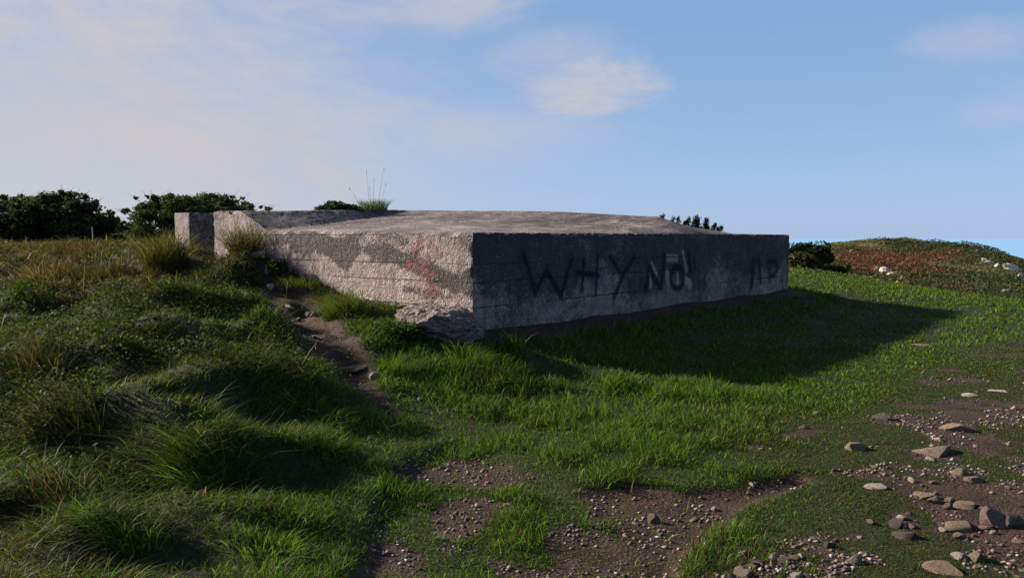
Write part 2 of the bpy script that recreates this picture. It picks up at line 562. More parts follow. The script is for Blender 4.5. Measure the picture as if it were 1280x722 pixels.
def stone_mat(name, ca, cb, cc):
    m = NT(name)
    v = m.obj_xyz()
    oi = m.n('ObjectInfo')
    n1 = m.noise(v, 9.0, 6, .65)
    n2 = m.noise(v, 45.0, 4, .7)
    c = m.mix(oi.outputs['Random'], ca, cb)
    c = m.mix(m.ramp(n1, .45, .7), c, cc)
    c = m.mix(m.math('MULTIPLY', m.ramp(n2, .5, .8), .5), c, (.07, .055, .045))
    return m.done(m.bsdf(c, .85, m.bump(m.math('ADD', n1, m.math('MULTIPLY', n2, .6)), 1.0, .03), .2))
M_STONE = stone_mat('tan_stone', (.28, .20, .13), (.24, .195, .15), (.12, .092, .07))
M_PALE = stone_mat('pale_stone', (.52, .46, .40), (.42, .35, .30), (.26, .21, .175))
M_PINK = stone_mat('pink_stone', (.24, .155, .135), (.20, .14, .125), (.13, .09, .08))
M_DARK = stone_mat('dark_stone', (.10, .08, .07), (.14, .115, .10), (.06, .05, .045))
M_OUTCROP = stone_mat('outcrop_stone', (.66, .57, .46), (.60, .52, .42), (.36, .30, .24))

# ------------------------------------------------------------------ terrain
rr = np.geomspace(1.2, 172.0, 520)
ss = np.linspace(-1.35, 1.35, 760)
RR, SS = np.meshgrid(rr, ss, indexing='ij')
GX, GY = RR * SS, RR - 4.6
GZ = height(GX.ravel(), GY.ravel()).reshape(GX.shape)
edge = np.maximum(sstep(140, 165, RR), sstep(1.15, 1.33, np.abs(SS)) * sstep(30, 120, RR))
GZ = GZ - 60 * edge * (GX > -30)
gx, gy = GX.ravel(), GY.ravel()
soil_v = soil_field(gx, gy) * (np.hypot(gx, gy) < 30)
hx = sstep(24, 34, np.hypot(gx, gy)) * sstep(9, 13, gx - 0.06 * gy)
def headland_zones(x, y, z):
    n = fbm(x * .11, y * .11, 7.0, 4)
    u = 640 + F_PX * np.asarray(x) / np.maximum(y, 1)
    n3 = fbm(x * .25 + 9, y * .08, 3.0, 4) - .5
    br = sstep(1030, 1075, u + 90 * n3) * sstep(1225, 1175, u + 120 * n3) * sstep(40, 47, y) * sstep(86, 78, y + 14 * n3) * sstep(.36, .50, n3 + .55)
    pa = np.maximum(sstep(80, 88, y + 10 * n3) * sstep(1190, 1150, u) * sstep(.40, .52, n), .8 * sstep(.56, .64, n)) * (1 - .8 * br)
    return br, pa
hb, hp = headland_zones(gx, gy, None)
ground = mesh_obj('ground', np.stack([gx, gy, GZ.ravel()], 1), [grid_faces(len(rr), len(ss), True)], M_GROUND, smooth=True,
                  attrs={'soil': soil_v, 'far': hx, 'bracken': hb, 'pasture': hp})
tag(ground, kind='structure')

def sea_mat():
    m = NT('sea_water')
    v = m.obj_xyz()
    n = m.noise(m.scaled(v, (.02, .05, 1)), 1.0, 4)
    c = m.mix(m.ramp(n, .35, .65), (.20, .44, .68), (.25, .50, .72))
    return m.done(m.bsdf(c, .35, m.bump(n, .1, 1.0), .5))
a_ = np.linspace(0, 2 * math.pi, 65)[:-1]
sv = np.concatenate([[[0, 0, -42]], np.stack([38000 * np.cos(a_), 38000 * np.sin(a_), np.full(64, -42.)], 1)])
sf = np.stack([np.zeros(64, int), np.arange(64) + 1, (np.arange(64) + 1) % 64 + 1], 1)
tag(mesh_obj('sea', sv, [sf], sea_mat()), kind='structure')

# ------------------------------------------------------------------ bunker
def seg_dist(px, py, pts):
    d = np.full(np.shape(px), 1e9)
    for (x0, y0), (x1, y1) in zip(pts[:-1], pts[1:]):
        ex, ey = x1 - x0, y1 - y0
        t = np.clip(((px - x0) * ex + (py - y0) * ey) / (ex * ex + ey * ey + 1e-12), 0, 1)
        d = np.minimum(d, np.hypot(px - x0 - t * ex, py - y0 - t * ey))
    return d

AF = 7.9 / 10.76 * AL            # where the roof hip reaches the eave again
OUT = [(0, TS0), (0, 0), (AF, 0), (AF + .5, TW)]
TOPPOLY = np.array([(3.9, TS1), (6.35 / 10.76 * AL, .94), (6.6 / 10.76 * AL, TW + .01), (3.9, TW + .01)])
def roof_h(a, t):
    """a dished apron climbing from the eaves, and a steeper ramp up to the raised end"""
    a, t = np.asarray(a, float), np.asarray(t, float)
    dO = seg_dist(a, t, OUT)
    s = sdf(TOPPOLY, a, t)
    f = np.where(s > 0, 1.0, dO / (dO + np.maximum(-s, 0) + 1e-6))
    f = np.where(a > AF + .5 * t / TW, 0.0, f)
    ramp = np.clip((t - TS0) / (TS1 - TS0), 0, 1) * (a < 5.0)
    ramp = np.where(a > 4.0, ramp * np.clip(5.0 - a, 0, 1), ramp)
    H = (ZTOP - ZE0 - KT * TS1) + .10 * sstep(0, 3.6, a) * sstep(.8, 3.2, t)
    return H * np.maximum(f, ramp)
def eave(a, t):
    return ZE0 + KA * a + KT * t

def rough(V, amp=1.0):
    x, y, z = V.T
    o = np.stack([fbm(x * 5 + k * 31, y * 5, z * 5 + k * 7, 4) - .5 for k in range(3)], 1) * .004
    o += np.stack([vnoise(x * 26 + k * 11, y * 26, z * 26 + k * 5) - .5 for k in range(3)], 1) * .010
    return V + o * amp

def chips(q, k):
    return .055 * sstep(.62, .85, vnoise(q * 3.1 + k, q * 0 + 3.3, k)) + .035 * sstep(.5, .9, vnoise(q * 11 + k, q * 0 + 7.7, k)) + .012 * vnoise(q * 30, q * 0 + 1.7, k)
def chip_walls(V, top, along, other):
    """crumbled arrises: along = 0 for the graffiti face (runs in a), 1 for the lit face (runs in t)"""
    q = V[:, along]
    V = V.copy()
    wt = np.exp(-np.maximum(top - V[:, 2], 0) / .03)
    wc = np.exp(-np.maximum(q, 0) / .03)
    V[:, 2] -= chips(q, along) * wt
    c = chips(V[:, 2], 5) * wc
    V[:, 0] += c
    V[:, 1] += c
    return V

bunker = empty('concrete_bunker', (Cn[0], Cn[1], 0), ANG)
tag(bunker, 'long low concrete bunker with black graffiti and sloping roof on the grassy mound', 'bunker')

# graffiti face
na, nz = int(AL / .02), 100
av, zv = np.linspace(0, AL, na), np.linspace(0, 1, nz)
A2, Z2 = np.meshgrid(av, zv, indexing='ij')
ztop = eave(A2, 0)
ZZ = -.35 + (ztop + .35) * Z2
V = np.stack([A2.ravel(), np.zeros(A2.size), ZZ.ravel()], 1)
fr = V.copy()
ax_, zx_ = V[:, 0], V[:, 2]
up_ = (zx_ - .45) / (ZE0 - .45)
stain_shade = .66 + .26 * sstep(.30, .75, up_ + .9 * (fbm(ax_ * .7, zx_ * 1.2, 2.0) - .5)) - .10 * sstep(.4, .1, up_) + 1.3 * (fbm(ax_ * 1.0, zx_ * 1.7, 2.0) - .5) + .5 * (fbm(ax_ * 4.0, zx_ * 5.0, 7.0) - .5)  # grime, its base level raised to put this face's shade into the colour
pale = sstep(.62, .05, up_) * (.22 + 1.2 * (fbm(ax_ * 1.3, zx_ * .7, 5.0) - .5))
def fpts(lst, zx, zy, s):
    return [front_hit(zx + X / s, zy + Y / s) for X, Y in lst]
S5, S6 = (620, 290, 5.555), (800, 290, 6.4)
strokes = []
def stroke(lst, src, r):
    strokes.append((LET, fpts(lst, *src), r))
LET = 'letter W'
stroke([(190, 150), (225, 250), (270, 425)], S5, .040)
stroke([(270, 425), (350, 270)], S5, .040)
stroke([(350, 270), (450, 445)], S5, .044)
stroke([(450, 445), (490, 300), (528, 185)], S5, .036)
LET = 'letter H'
stroke([(610, 185), (596, 410)], S5, .030)
stroke([(705, 170), (690, 430)], S5, .032)
stroke([(560, 278), (712, 302)], S5, .040)
LET = 'letter Y'
stroke([(790, 170), (835, 240), (872, 300)], S5, .038)
stroke([(960, 170), (880, 300), (850, 380), (820, 440)], S5, .046)
LET = 'letter N'
stroke([(45, 460), (72, 300)], S6, .055)
stroke([(72, 290), (110, 370), (165, 440)], S6, .055)
stroke([(165, 440), (180, 330), (192, 190)], S6, .055)
LET = 'letter O'
el = [(295 + 52 * math.cos(q), 365 + 88 * math.sin(q)) for q in np.linspace(0, 2 * math.pi, 20)]
stroke(el, S6, .050)
LET = 'slanting stroke after the O'
stroke([(385, 165), (402, 310)], S6, .055)
LET = 'short faint stroke'
stroke([(430, 220), (440, 300)], S6, .03)
LET = 'smudged broad stroke'
stroke([(905, 240), (890, 420)], S6, .09)
LET = 'thin smudged stroke'
stroke([(950, 220), (965, 400)], S6, .05)
LET = 'looped mark like a P or a question mark'
stroke([(1030, 235), (1085, 240), (1100, 290), (1075, 340), (1035, 350)], S6, .055)
stroke([(1035, 230), (1030, 380)], S6, .05)
wob = (fbm(ax_ * 9, zx_ * 9, 3.0) - .5) * .02
letters = {}
for let, pts, r in strokes:
    d = seg_dist(ax_, zx_, pts) + wob
    letters[let] = np.maximum(letters.get(let, 0), sstep(r * 1.75, r * .5, d))
redl = np.zeros(len(V))
for lst, r in (([(445, 230), (450, 420)], .10), ([(485, 220), (490, 400)], .06)):
    redl = np.maximum(redl, .30 * sstep(r, r * .3, seg_dist(ax_, zx_, fpts(lst, *S6)) + wob * 2))
for lst, r in (([(345, 160), (370, 300)], .10), ([(220, 200), (290, 210)], .13), ([(300, 340), (300, 420)], .08), ([(215, 330), (225, 420)], .10), ([(360, 380), (400, 420)], .14), ([(75, 340), (85, 430)], .07), ([(90, 240), (130, 330)], .05)):   # scrubbed pale patches round the O
    pale = np.maximum(pale, .85 * sstep(r, r * .3, seg_dist(ax_, zx_, fpts(lst, *S6)) + wob * 2))
stain_shade = stain_shade - .8 * np.clip(pale, 0, 1) * sstep(.8, .4, up_)
V = rough(chip_walls(V, ztop.ravel(), 0, 1))
gf = grid_faces(na, nz)
mesh_obj('wall', V, [gf], M_CONC, bunker, True, attrs={'stain_shade': stain_shade, 'pale': pale, 'redpaint': redl})['label'] = 'grimy front wall with painted-in shade and graffiti'
def paint_part(name, V, gf, field, key, off, label, extra):
    keep = field[gf].max(1) > .02
    used = np.unique(gf[keep])
    remap = np.full(len(V), -1)
    remap[used] = np.arange(len(used))
    at_ = {k: v[used] for k, v in extra.items()}
    at_[key] = field[used]
    o = mesh_obj(name, V[used] + np.array(off), [remap[gf[keep]]], M_CONC, bunker, True, attrs=at_)
    o['label'] = label
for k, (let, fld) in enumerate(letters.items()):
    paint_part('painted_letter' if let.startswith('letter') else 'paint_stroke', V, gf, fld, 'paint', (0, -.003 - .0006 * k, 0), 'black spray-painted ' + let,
               {'stain_shade': stain_shade, 'pale': pale, 'redpaint': redl})

# lit face with its raised end
nt = int(TW / .02)
tv = np.linspace(0, TW, nt)
T2_, Z2 = np.meshgrid(tv, zv, indexing='ij')
ztop = eave(0, T2_) + roof_h(np.zeros_like(T2_), T2_)
ZZ = -.2 + (ztop + .2) * Z2
V = np.stack([np.zeros(T2_.size), T2_.ravel(), ZZ.ravel()], 1)
tt, zz_ = V[:, 1], V[:, 2]
def band(pxs, r, k=1.0):
    pts = [side_hit(*q) for q in pxs]
    d = seg_dist(tt, zz_, pts) + (fbm(tt * 4, zz_ * 4, 6.0) - .5) * .34
    return k * sstep(r, r * .35, d)
stain_shade = .22 + .6 * (fbm(tt * 1.1, zz_ * 1.6, 4.0) - .5)
stain_shade = np.maximum(stain_shade, sstep(ZE0 - .45, ZE0 - .05, zz_) * (.50 + 1.0 * (fbm(tt * 1.6, zz_ * 2.0, 14.0) - .5)))
stain_shade = np.maximum(stain_shade, band([(350, 300), (390, 306), (440, 308), (490, 316), (530, 335), (570, 352), (588, 352)], .22, 1.0))
stain_shade = np.maximum(stain_shade, band([(395, 300), (430, 322)], .24, 1.0))
stain_shade = np.maximum(stain_shade, band([(505, 362), (560, 370)], .09, .72))
stain_shade = np.maximum(stain_shade, band([(345, 296), (390, 300)], .10, .72))
pale = band([(390, 345), (450, 365), (520, 385), (585, 400)], .22, .62)
pale = np.maximum(pale, band([(285, 318), (308, 310)], .13, .95))
redwob = (fbm(tt * 8, zz_ * 8, 6.0) - .5) * .08
redps = []
for strokes_ in ([([(515, 312), (530, 300), (548, 318), (530, 330), (518, 318)], .045, .5), ([(510, 330), (545, 345), (522, 352), (548, 362)], .06, .55), ([(530, 330), (528, 340)], .05, .45)],
                 [([(528, 368), (552, 366), (550, 376)], .045, .4), ([(524, 380), (552, 378)], .04, .3)]):
    rp = np.zeros(len(V))
    for lst, r, k in strokes_:
        rp = np.maximum(rp, k * sstep(r, r * .3, seg_dist(tt, zz_, [side_hit(*q) for q in lst]) + redwob))
    redps.append(rp)
V = rough(chip_walls(V, ztop.ravel(), 1, 0))
sfc = grid_faces(nt, nz, True)
o = mesh_obj('wall', V, [sfc], M_CONC, bunker, True, attrs={'stain_shade': stain_shade, 'pale': pale})
o['label'] = 'sunlit pinkish side wall with raised end'
for k, rp in enumerate(redps):
    paint_part('paint_mark', V, sfc, rp, 'redpaint', (-.003 - .001 * k, 0, 0), ('faded red spray-paint scrawl', 'small red paint dab under the scrawl')[k], {'stain_shade': stain_shade, 'pale': pale})

# far end and back
def plain_wall(p0, p1, flip):
    n1 = max(int(math.dist(p0, p1) / .08), 4)
    u = np.linspace(0, 1, n1)
    U, Zg = np.meshgrid(u, np.linspace(0, 1, 26), indexing='ij')
    a = p0[0] + (p1[0] - p0[0]) * U
    t = p0[1] + (p1[1] - p0[1]) * U
    zt = eave(a, t) + roof_h(a, t)
    z = -.6 + (zt + .6) * Zg
    Vw = rough(np.stack([a.ravel(), t.ravel(), z.ravel()], 1))
    return mesh_obj('wall', Vw, [grid_faces(n1, 26, flip)], M_CONC, bunker, True, attrs={'stain_shade': np.full(len(Vw), .4)})
plain_wall((AL, 0), (AL, TW), False)['label'] = 'plain far end wall'
plain_wall((0, TW), (AL, TW), True)['label'] = 'plain rear wall'

# roof slab
na2, nt2 = int(AL / .035), int(TW / .035)
A2, T3 = np.meshgrid(np.linspace(0, AL, na2), np.linspace(0, TW, nt2), indexing='ij')
Zr = eave(A2, T3) + roof_h(A2, T3)
Zr = Zr + .018 * (fbm(A2 * 2.3, T3 * 2.3, 1.0) - .5) * sstep(0, .3, T3) * sstep(0, .3, A2)
V = np.stack([A2.ravel(), T3.ravel(), Zr.ravel()], 1)
V[:, 2] -= np.maximum(chips(V[:, 0], 0) * np.exp(-V[:, 1] / .04), chips(V[:, 1], 1) * np.exp(-V[:, 0] / .04))
V = rough(V)
lichen = .80 + .2 * sstep(1.5, 3.2, V[:, 0] + .2 * (fbm(V[:, 0], V[:, 1], 1.0) - .5)) + .5 * sstep(TS0 - .9, TS0 + .2, V[:, 1])
mesh_obj('roof', V, [grid_faces(na2, nt2)], M_CONC, bunker, True,
         attrs={'stain_shade': np.full(len(V), .55), 'streak': np.clip(lichen, 0, 1), 'pale': .45 * sstep(2.6, 1.2, V[:, 0]) * sstep(4.4, 3.0, V[:, 1]) + .20 + .6 * (fbm(V[:, 0] * 2, V[:, 1] * 2, 9.0) - .5)})

# pier on the other side of the entrance gap
def block(a0, a1, t0, t1, z0, z1, st=.05):
    Vs, Fs, off = [], [], 0
    def face(o_, u_, v_, flip):
        nonlocal off
        lu, lv_ = np.linalg.norm(u_), np.linalg.norm(v_)
        nu, nv = max(int(lu / st), 2) + 1, max(int(lv_ / st), 2) + 1
        U, W_ = np.meshgrid(np.linspace(0, 1, nu), np.linspace(0, 1, nv), indexing='ij')
        Vs.append(np.array(o_) + U.reshape(-1, 1) * np.array(u_) + W_.reshape(-1, 1) * np.array(v_))
        Fs.append(grid_faces(nu, nv, flip) + off)
        off += nu * nv
    da, dt, dz = a1 - a0, t1 - t0, z1 - z0
    face((a0, t0, z0), (da, 0, 0), (0, 0, dz), False)
    face((a0, t1, z0), (da, 0, 0), (0, 0, dz), True)
    face((a0, t0, z0), (0, dt, 0), (0, 0, dz), True)
    face((a1, t0, z0), (0, dt, 0), (0, 0, dz), False)
    face((a0, t0, z1), (da, 0, 0), (0, dt, 0), False)
    return np.concatenate(Vs), np.concatenate(Fs)
zp = side_hit(228, 266)[1]
V, Fb = block(0.0, 2.6, T1, T2, .6, zp)
o = mesh_obj('entrance_pier', rough(V, 1.1), [Fb], M_CONC, bunker, True,
             attrs={'stain_shade': np.where(V[:, 1] < T1 + .01, .62, .22), 'pale': np.zeros(len(V))})  # face turned from the sun is coloured darker, its shade painted in
o['label'] = 'square concrete pier across the entrance gap'

# ------------------------------------------------------------------ stones
def stone_mesh(name, mat, seed, sub=3, cuts=9, flat=.6, elong=1.3, rough_=.05):
    g = np.random.default_rng(seed)
    import bmesh
    bm = bmesh.new()
    bmesh.ops.create_icosphere(bm, subdivisions=sub, radius=1.0)
    co = np.array([v.co[:] for v in bm.verts])
    for _ in range(cuts):                       # knock flat faces onto the pebble
        n = g.normal(size=3)
        n /= np.linalg.norm(n)
        d = g.uniform(.42, .78)
        s = co @ n
        co = co - np.maximum(s - d, 0)[:, None] * n[None, :] * .94
    co *= 1 + rough_ * 3.2 * (fbm(co[:, 0] * 2.3 + seed, co[:, 1] * 2.3, co[:, 2] * 2.3, 4)[:, None] - .5)
    co *= np.array([elong, 1.0, flat])
    co[:, 0] /= co[:, 0].max() - co[:, 0].min()
    co[:, 1] /= (co[:, 1].max() - co[:, 1].min()) * 1.0
    co[:, 2] /= co[:, 2].max() - co[:, 2].min()
    fs = np.array([[v.index for v in f.verts] for f in bm.faces])
    bm.free()
    me = bpy.data.meshes.new(name)
    me.from_pydata(co.tolist(), [], fs.tolist())
    me.materials.append(mat)
    me.polygons.foreach_set('use_smooth', np.ones(len(fs), bool))
    try:
        me.set_sharp_from_angle(angle=R(18))
    except Exception:
        pass
    return me

def put_stone(name, me, p, size, rz, tilt=(0, 0), sink=.25):
    o = bpy.data.objects.new(name, me)
    o.scale = size
    o.rotation_euler = (tilt[0], tilt[1], rz)
    o.location = (float(p[0]), float(p[1]), float(p[2]) + size[2] * (.5 - sink))
    return link(o)

# px centre, py base, width px, height px, material, label
NAMED = [
    (1200, 541, 40, 16, M_STONE, 'orange tan stone poking out of the thin turf beside the worn track'),
    (1066, 565, 26, 17, M_STONE, 'rounded brown stone standing alone in the grass left of the flat slab'),
    (1103, 526, 20, 11, M_DARK, 'small blue grey stone in the turf, the farthest lump on the lawn'),
    (1166, 569, 50, 11, M_STONE, 'broad flat cracked slab set level in the turf below the orange tan stone'),
    (1097, 611, 28, 9, M_PALE, 'thin flat stone lying alone on grass left of the stony track'),
    (1197, 594, 20, 10, M_STONE, 'short pale block beyond the bare patch on the stony track'),
    (1219, 603, 22, 9, M_PINK, 'low wedge stone just right of the short pale block'),
    (1156, 624, 24, 10, M_STONE, 'pale tan stone, left half of a touching pair by a moss pad'),
    (1168, 630, 18, 12, M_STONE, 'pale tan stone, right half of a touching pair by a moss pad'),
    (1183, 636, 13, 8, M_PINK, 'little pink stone at the tail of the touching pair'),
    (1207, 635, 28, 9, M_STONE, 'smooth buff slab along the far rim of the moss pad'),
    (1196, 661, 48, 13, M_STONE, 'long grey green waisted slab along the near rim of the moss pad'),
    (1242, 661, 36, 27, M_PINK, 'big brown block, the tallest stone on the track'),
    (1264, 662, 26, 23, M_DARK, 'cracked grey block leaning on the right side of the tallest stone'),
    (1229, 663, 20, 9, M_PINK, 'reddish flat stone at the foot of the tallest stone'),
    (1198, 699, 16, 9, M_PALE, 'brightest white stone among the gravel of the track'),
    (1222, 703, 22, 17, M_STONE, 'pointed upright tan stone in the gravel right of the white one'),
    (1182, 716, 42, 13, M_STONE, 'long low brown slab at the near edge of the gravel'),
    (1066, 706, 22, 13, M_STONE, 'mustard tinted oval stone in gravel near the bottom edge'),
    (1036, 686, 16, 13, M_DARK, 'dull round grey cobble at the left rim of the gravel'),
    (1121, 660, 20, 13, M_DARK, 'dark angular stone with a shadowed hollow beside moss'),
    (1132, 674, 32, 13, M_DARK, 'dark flat slab just below the angular dark stone'),
    (815, 656, 17, 14, M_PINK, 'knobbly pinkish stone standing on the bare brown path'),
    (892, 640, 8, 9, M_PALE, 'small pale triangular stone upright on the bare brown path'),
    (868, 651, 16, 6, M_STONE, 'low tan stone lying on the bare brown path by the turf edge'),
    (929, 697, 18, 10, M_STONE, 'grey tan cobble in the dirt pocket under the turf tongue'),
    (966, 700, 13, 9, M_PALE, 'pale oval pebble, left one of a close pair near the bottom edge'),
    (980, 704, 18, 9, M_STONE, 'pale oval pebble, right one of a close pair near the bottom edge'),
    (531, 636, 20, 9, M_PINK, 'pink wedge shaped stone lying on the dark gravel of the hollow'),
    (470, 473, 18, 9, M_PALE, 'white faced broken stone at the foot of the earth trail'),
    (526, 502, 10, 6, M_PINK, 'small pink stone in the grass below the trail'),
    (1004, 537, 11, 8, M_DARK, 'black topped pebble in thin grass at the worn patch'),
    (1021, 519, 12, 6, M_PINK, 'small reddish stone in the turf above the worn patch'),
    (1212, 496, 18, 6, M_PALE, 'flat pale stone far up the worn track'),
    (1247, 490, 30, 4, M_PALE, 'long pale sliver of rock flush with turf far up the worn track'),
    (1267, 513, 9, 7, M_PALE, 'small pale pebble at the right side of the worn track'),
    (1150, 433, 20, 4, M_STONE, 'sunken flat rock in the far green lawn'),
    (443, 462, 40, 7, M_DARK, 'dark flat ledge stone across the earth trail'),
    (391, 396, 9, 6, M_PINK, 'pale pink stone halfway up the earth trail'),
]
for i, (px, py, w, h, mat, lab) in enumerate(NAMED):
    p = at(px, py - h * .25)
    d = float(np.linalg.norm(p - np.array([0, 0, EYE])))
    sx, sz = .9 * w * d / F_PX, max(.9 * h * d / F_PX, .02)
    me = stone_mesh('stone', mat, 100 + i, 3, 11, .6, 1.4)
    flat_ = w > 2.4 * h
    put_stone('stone', me, p, (sx, sx * (.75 if flat_ else .8), sz * (1.15 if flat_ else 1.25)), random.uniform(-.35, .35),
              (random.uniform(-.1, .1), random.uniform(-.12, .12)), .44)
    tag(link_ := COL.objects[-1], lab, 'stone')

def near_wall(px, off):
    r = ray(px, 300)
    t = side_hit(px, 300)[0]
    p = to_world(-off, t, 0)
    for _ in range(6):                       # slide along the wall until the spot sits in that image column
        p = to_world(-off, t + (p[0] / p[1] - r[0] / r[1]) * 12, 0)
        t = to_local(p[0], p[1])[1]
    p[2] = float(height(p[0], p[1])[0])
    return p

RUBBLE = [
    (321, 336, 22, 7, M_PALE, 'long pale slab leaning on the rubble heap by the bunker wall', -.5),
    (333, 338, 5, 12, M_PALE, 'narrow upright stone at the top of the rubble heap', 0),
    (350, 342, 13, 9, M_PINK, 'pink angular stone on the right of the rubble heap', .4),
    (337, 350, 8, 7, M_PALE, 'pale round stone under the leaning slab of the rubble heap', 0),
    (304, 352, 8, 4, M_PALE, 'pale flake in grass left of the rubble heap', 0),
    (362, 361, 12, 5, M_PALE, 'pale wedge at the foot of the rubble heap', .3),
    (386, 358, 10, 6, M_DARK, 'dark stone tucked against the base of the sunlit wall', 0),
    (394, 363, 12, 6, M_PALE, 'pale stone just right of the dark one against the sunlit wall', .2),
    (372, 368, 7, 4, M_PINK, 'small pink chip on the trail below the rubble heap', 0),
    (338, 366, 7, 4, M_PALE, 'small pale chip at the upper rim of the trail', 0),
]
for i, (px, py, w, h, mat, lab, ty) in enumerate(RUBBLE):
    p = near_wall(px, .22 + (py - 334) * .022)
    d = float(np.linalg.norm(p - np.array([0, 0, EYE])))
    me = stone_mesh('stone', mat, 300 + i, 3, 12, .6, 1.4)
    put_stone('stone', me, p, (w * d / F_PX * 1.1, max(w, h) * d / F_PX * .7, h * d / F_PX * 1.2), random.uniform(-.3, .3), (0, ty), .15)
    tag(COL.objects[-1], lab, 'stone')

# many small stones, one object each
protos = [stone_mesh('small_stone', m_, 500 + k, 2, 9, .6, 1.3) for k, m_ in enumerate(
    [M_STONE, M_PALE, M_PALE, M_PINK, M_PALE, M_STONE, M_DARK, M_STONE])]
def scatter_small(n, sample, smin, smax, label, group):
    k = 0
    while k < n:
        px, py = sample()
        p = at(px, py)
        if soil_field(np.array([p[0]]), np.array([p[1]]))[0] < .35:
            continue
        s = smin * (smax / smin) ** (random.random() ** 1.6)
        p = (p[0], p[1], float(height(p[0], p[1])[0]))
        o = put_stone('small_stone', protos[random.randrange(len(protos))], p, (s, s * random.uniform(.6, .9), s * random.uniform(.4, .65)),
                      random.uniform(0, 6.28), (random.uniform(-.3, .3), random.uniform(-.3, .3)), .25)
        tag(o, label, 'stone', group)
        k += 1
scatter_small(150, lambda: (random.uniform(900, 1280), 722 - 175 * random.random() ** 1.5), .018, .075,
              'small loose stone in the gravel of the stony track', 'small stones of the stony track')
scatter_small(45, lambda: (random.uniform(470, 660), random.uniform(560, 722)), .010, .032,
              'small pale stone scattered in the dark bare hollow', 'small stones of the bare hollow')
scatter_small(30, lambda: (random.uniform(660, 940), random.uniform(612, 722)), .010, .040,
              'small stone lying on the bare brown path', 'small stones of the brown path')
scatter_small(26, lambda: (random.uniform(330, 440), random.uniform(350, 440)), .02, .08,
              'small stone on the upper earth trail', 'small stones of the earth trail')

# gravel: grit nobody could count
def gravel():
    g = np.random.default_rng(77)
    oct_ = np.array([[1, 0, 0], [-1, 0, 0], [0, 1, 0], [0, -1, 0], [0, 0, 1], [0, 0, -1]], float)
    of = np.array([[0, 2, 4], [2, 1, 4], [1, 3, 4], [3, 0, 4], [2, 0, 5], [1, 2, 5], [3, 1, 5], [0, 3, 5]])
    n = 130000
    y = 2.6 + 7 * g.random(n) ** 1.6
    x = (g.random(n) * 2 - 1) * .8 * y
    s = soil_field(x, y)
    stony = sdf(STONY, x, y) > -.2
    pit = sdf(PIT, x, y) > 0
    cl = fbm(x * 2.4, y * 2.4, 12.0)
    k = (s > .3) & (g.random(n) < np.where(stony, .9, np.where(pit, .5, .45)) * sstep(.36, .6, cl))
    x, y = x[k], y[k]
    n = len(x)
    z = height(x, y)
    sz = .003 + .019 * g.random(n) ** 4.0
    V = oct_[None] * (sz[:, None] * g.uniform(.6, 1.3, (n, 6)))[:, :, None] * np.array([1, .85, .6])
    a = g.uniform(0, 6.28, n)
    ca, sa = np.cos(a)[:, None], np.sin(a)[:, None]
    X = V[:, :, 0] * ca - V[:, :, 1] * sa
    Y = V[:, :, 0] * sa + V[:, :, 1] * ca
    V = np.stack([X + x[:, None], Y + y[:, None], V[:, :, 2] + z[:, None] + sz[:, None] * .25], -1).reshape(-1, 3)
    Fq = ((np.arange(n) * 6)[:, None, None] + of[None]).reshape(-1, 3)
    pal = np.array([(.30, .22, .19), (.36, .29, .26), (.22, .17, .15), (.48, .43, .40), (.14, .11, .10), (.30, .20, .18)])
    c = pal[g.integers(0, len(pal), n)] * g.uniform(.3, .8, (n, 1))
    m = NT('gravel')
    mt = m.done(m.bsdf(m.attr('Col', 'Color'), .85, spec=.25))
    return mesh_obj('gravel', V, [Fq], mt, col=np.repeat(c, 6, 0))
tag(gravel(), 'fine pale grit over the bare earth of the path', 'gravel', kind='stuff')

# broken lump of concrete under the corner
def lump():
    import bmesh
    bm = bmesh.new()
    bmesh.ops.create_icosphere(bm, subdivisions=6, radius=1.0)
    co = np.array([v.co[:] for v in bm.verts])
    fs = np.array([[v.index for v in f.verts] for f in bm.faces])
    bm.free()
    g = np.random.default_rng(4)
    for _ in range(9):
        n = g.normal(size=3); n /= np.linalg.norm(n)
        s = co @ n
        co = co - np.maximum(s - g.uniform(.6, .85), 0)[:, None] * n * .85
    dirn = co / np.linalg.norm(co, axis=1)[:, None]
    co = co + dirn * (.34 * (fbm(co[:, 0] * 2.2, co[:, 1] * 2.2, co[:, 2] * 2.2, 4) - .5) + .12 * (vnoise(co[:, 0] * 11, co[:, 1] * 11, co[:, 2] * 11) - .5))[:, None]
    co *= np.array([.62, .42, .27])
    m = NT('broken_conglomerate')
    v = m.obj_xyz()
    n1, n2 = m.noise(v, 7.0, 6, .7), m.noise(v, 40.0, 5, .7)
    pb = m.vor(v, 26.0)
    rnd = m.n('SeparateColor')
    m.link(pb.outputs['Color'], rnd.inputs[0])
    c = m.mix(m.ramp(n1, .35, .65), (.09, .07, .062), (.24, .20, .18))
    c = m.mix(m.math('MULTIPLY', m.ramp(rnd.outputs[0], .6, .7), m.ramp(pb.outputs['Distance'], .5, .3)), c, (.34, .30, .27))
    c = m.mix(m.ramp(n2, .55, .8), c, (.05, .042, .04))
    h = m.math('ADD', m.math('MULTIPLY', pb.outputs['Distance'], -1.0), n2)
    mt = m.done(m.bsdf(c, .95, m.bump(h, 1.0, .03), .2))
    p = P(541, 404, 9.3)
    o = mesh_obj('boulder', co, [fs], mt, smooth=True)
    o.location = (float(p[0]), float(p[1]), float(p[2]))
    o.rotation_euler = (0, R(9), R(-14))
    return o
tag(lump(), 'lump of broken pebbly concrete below the front corner of the bunker', 'boulder')

# ------------------------------------------------------------------ grass
def in_bunker(x, y, m=0.03):
    a, t = to_local(x, y)
    return ((a > -m) & (a < AL + m) & (t > -m) & (t < TW + m)) | ((a > -m) & (a < 2.6 + m) & (t > T1 - m) & (t < T2 + m))

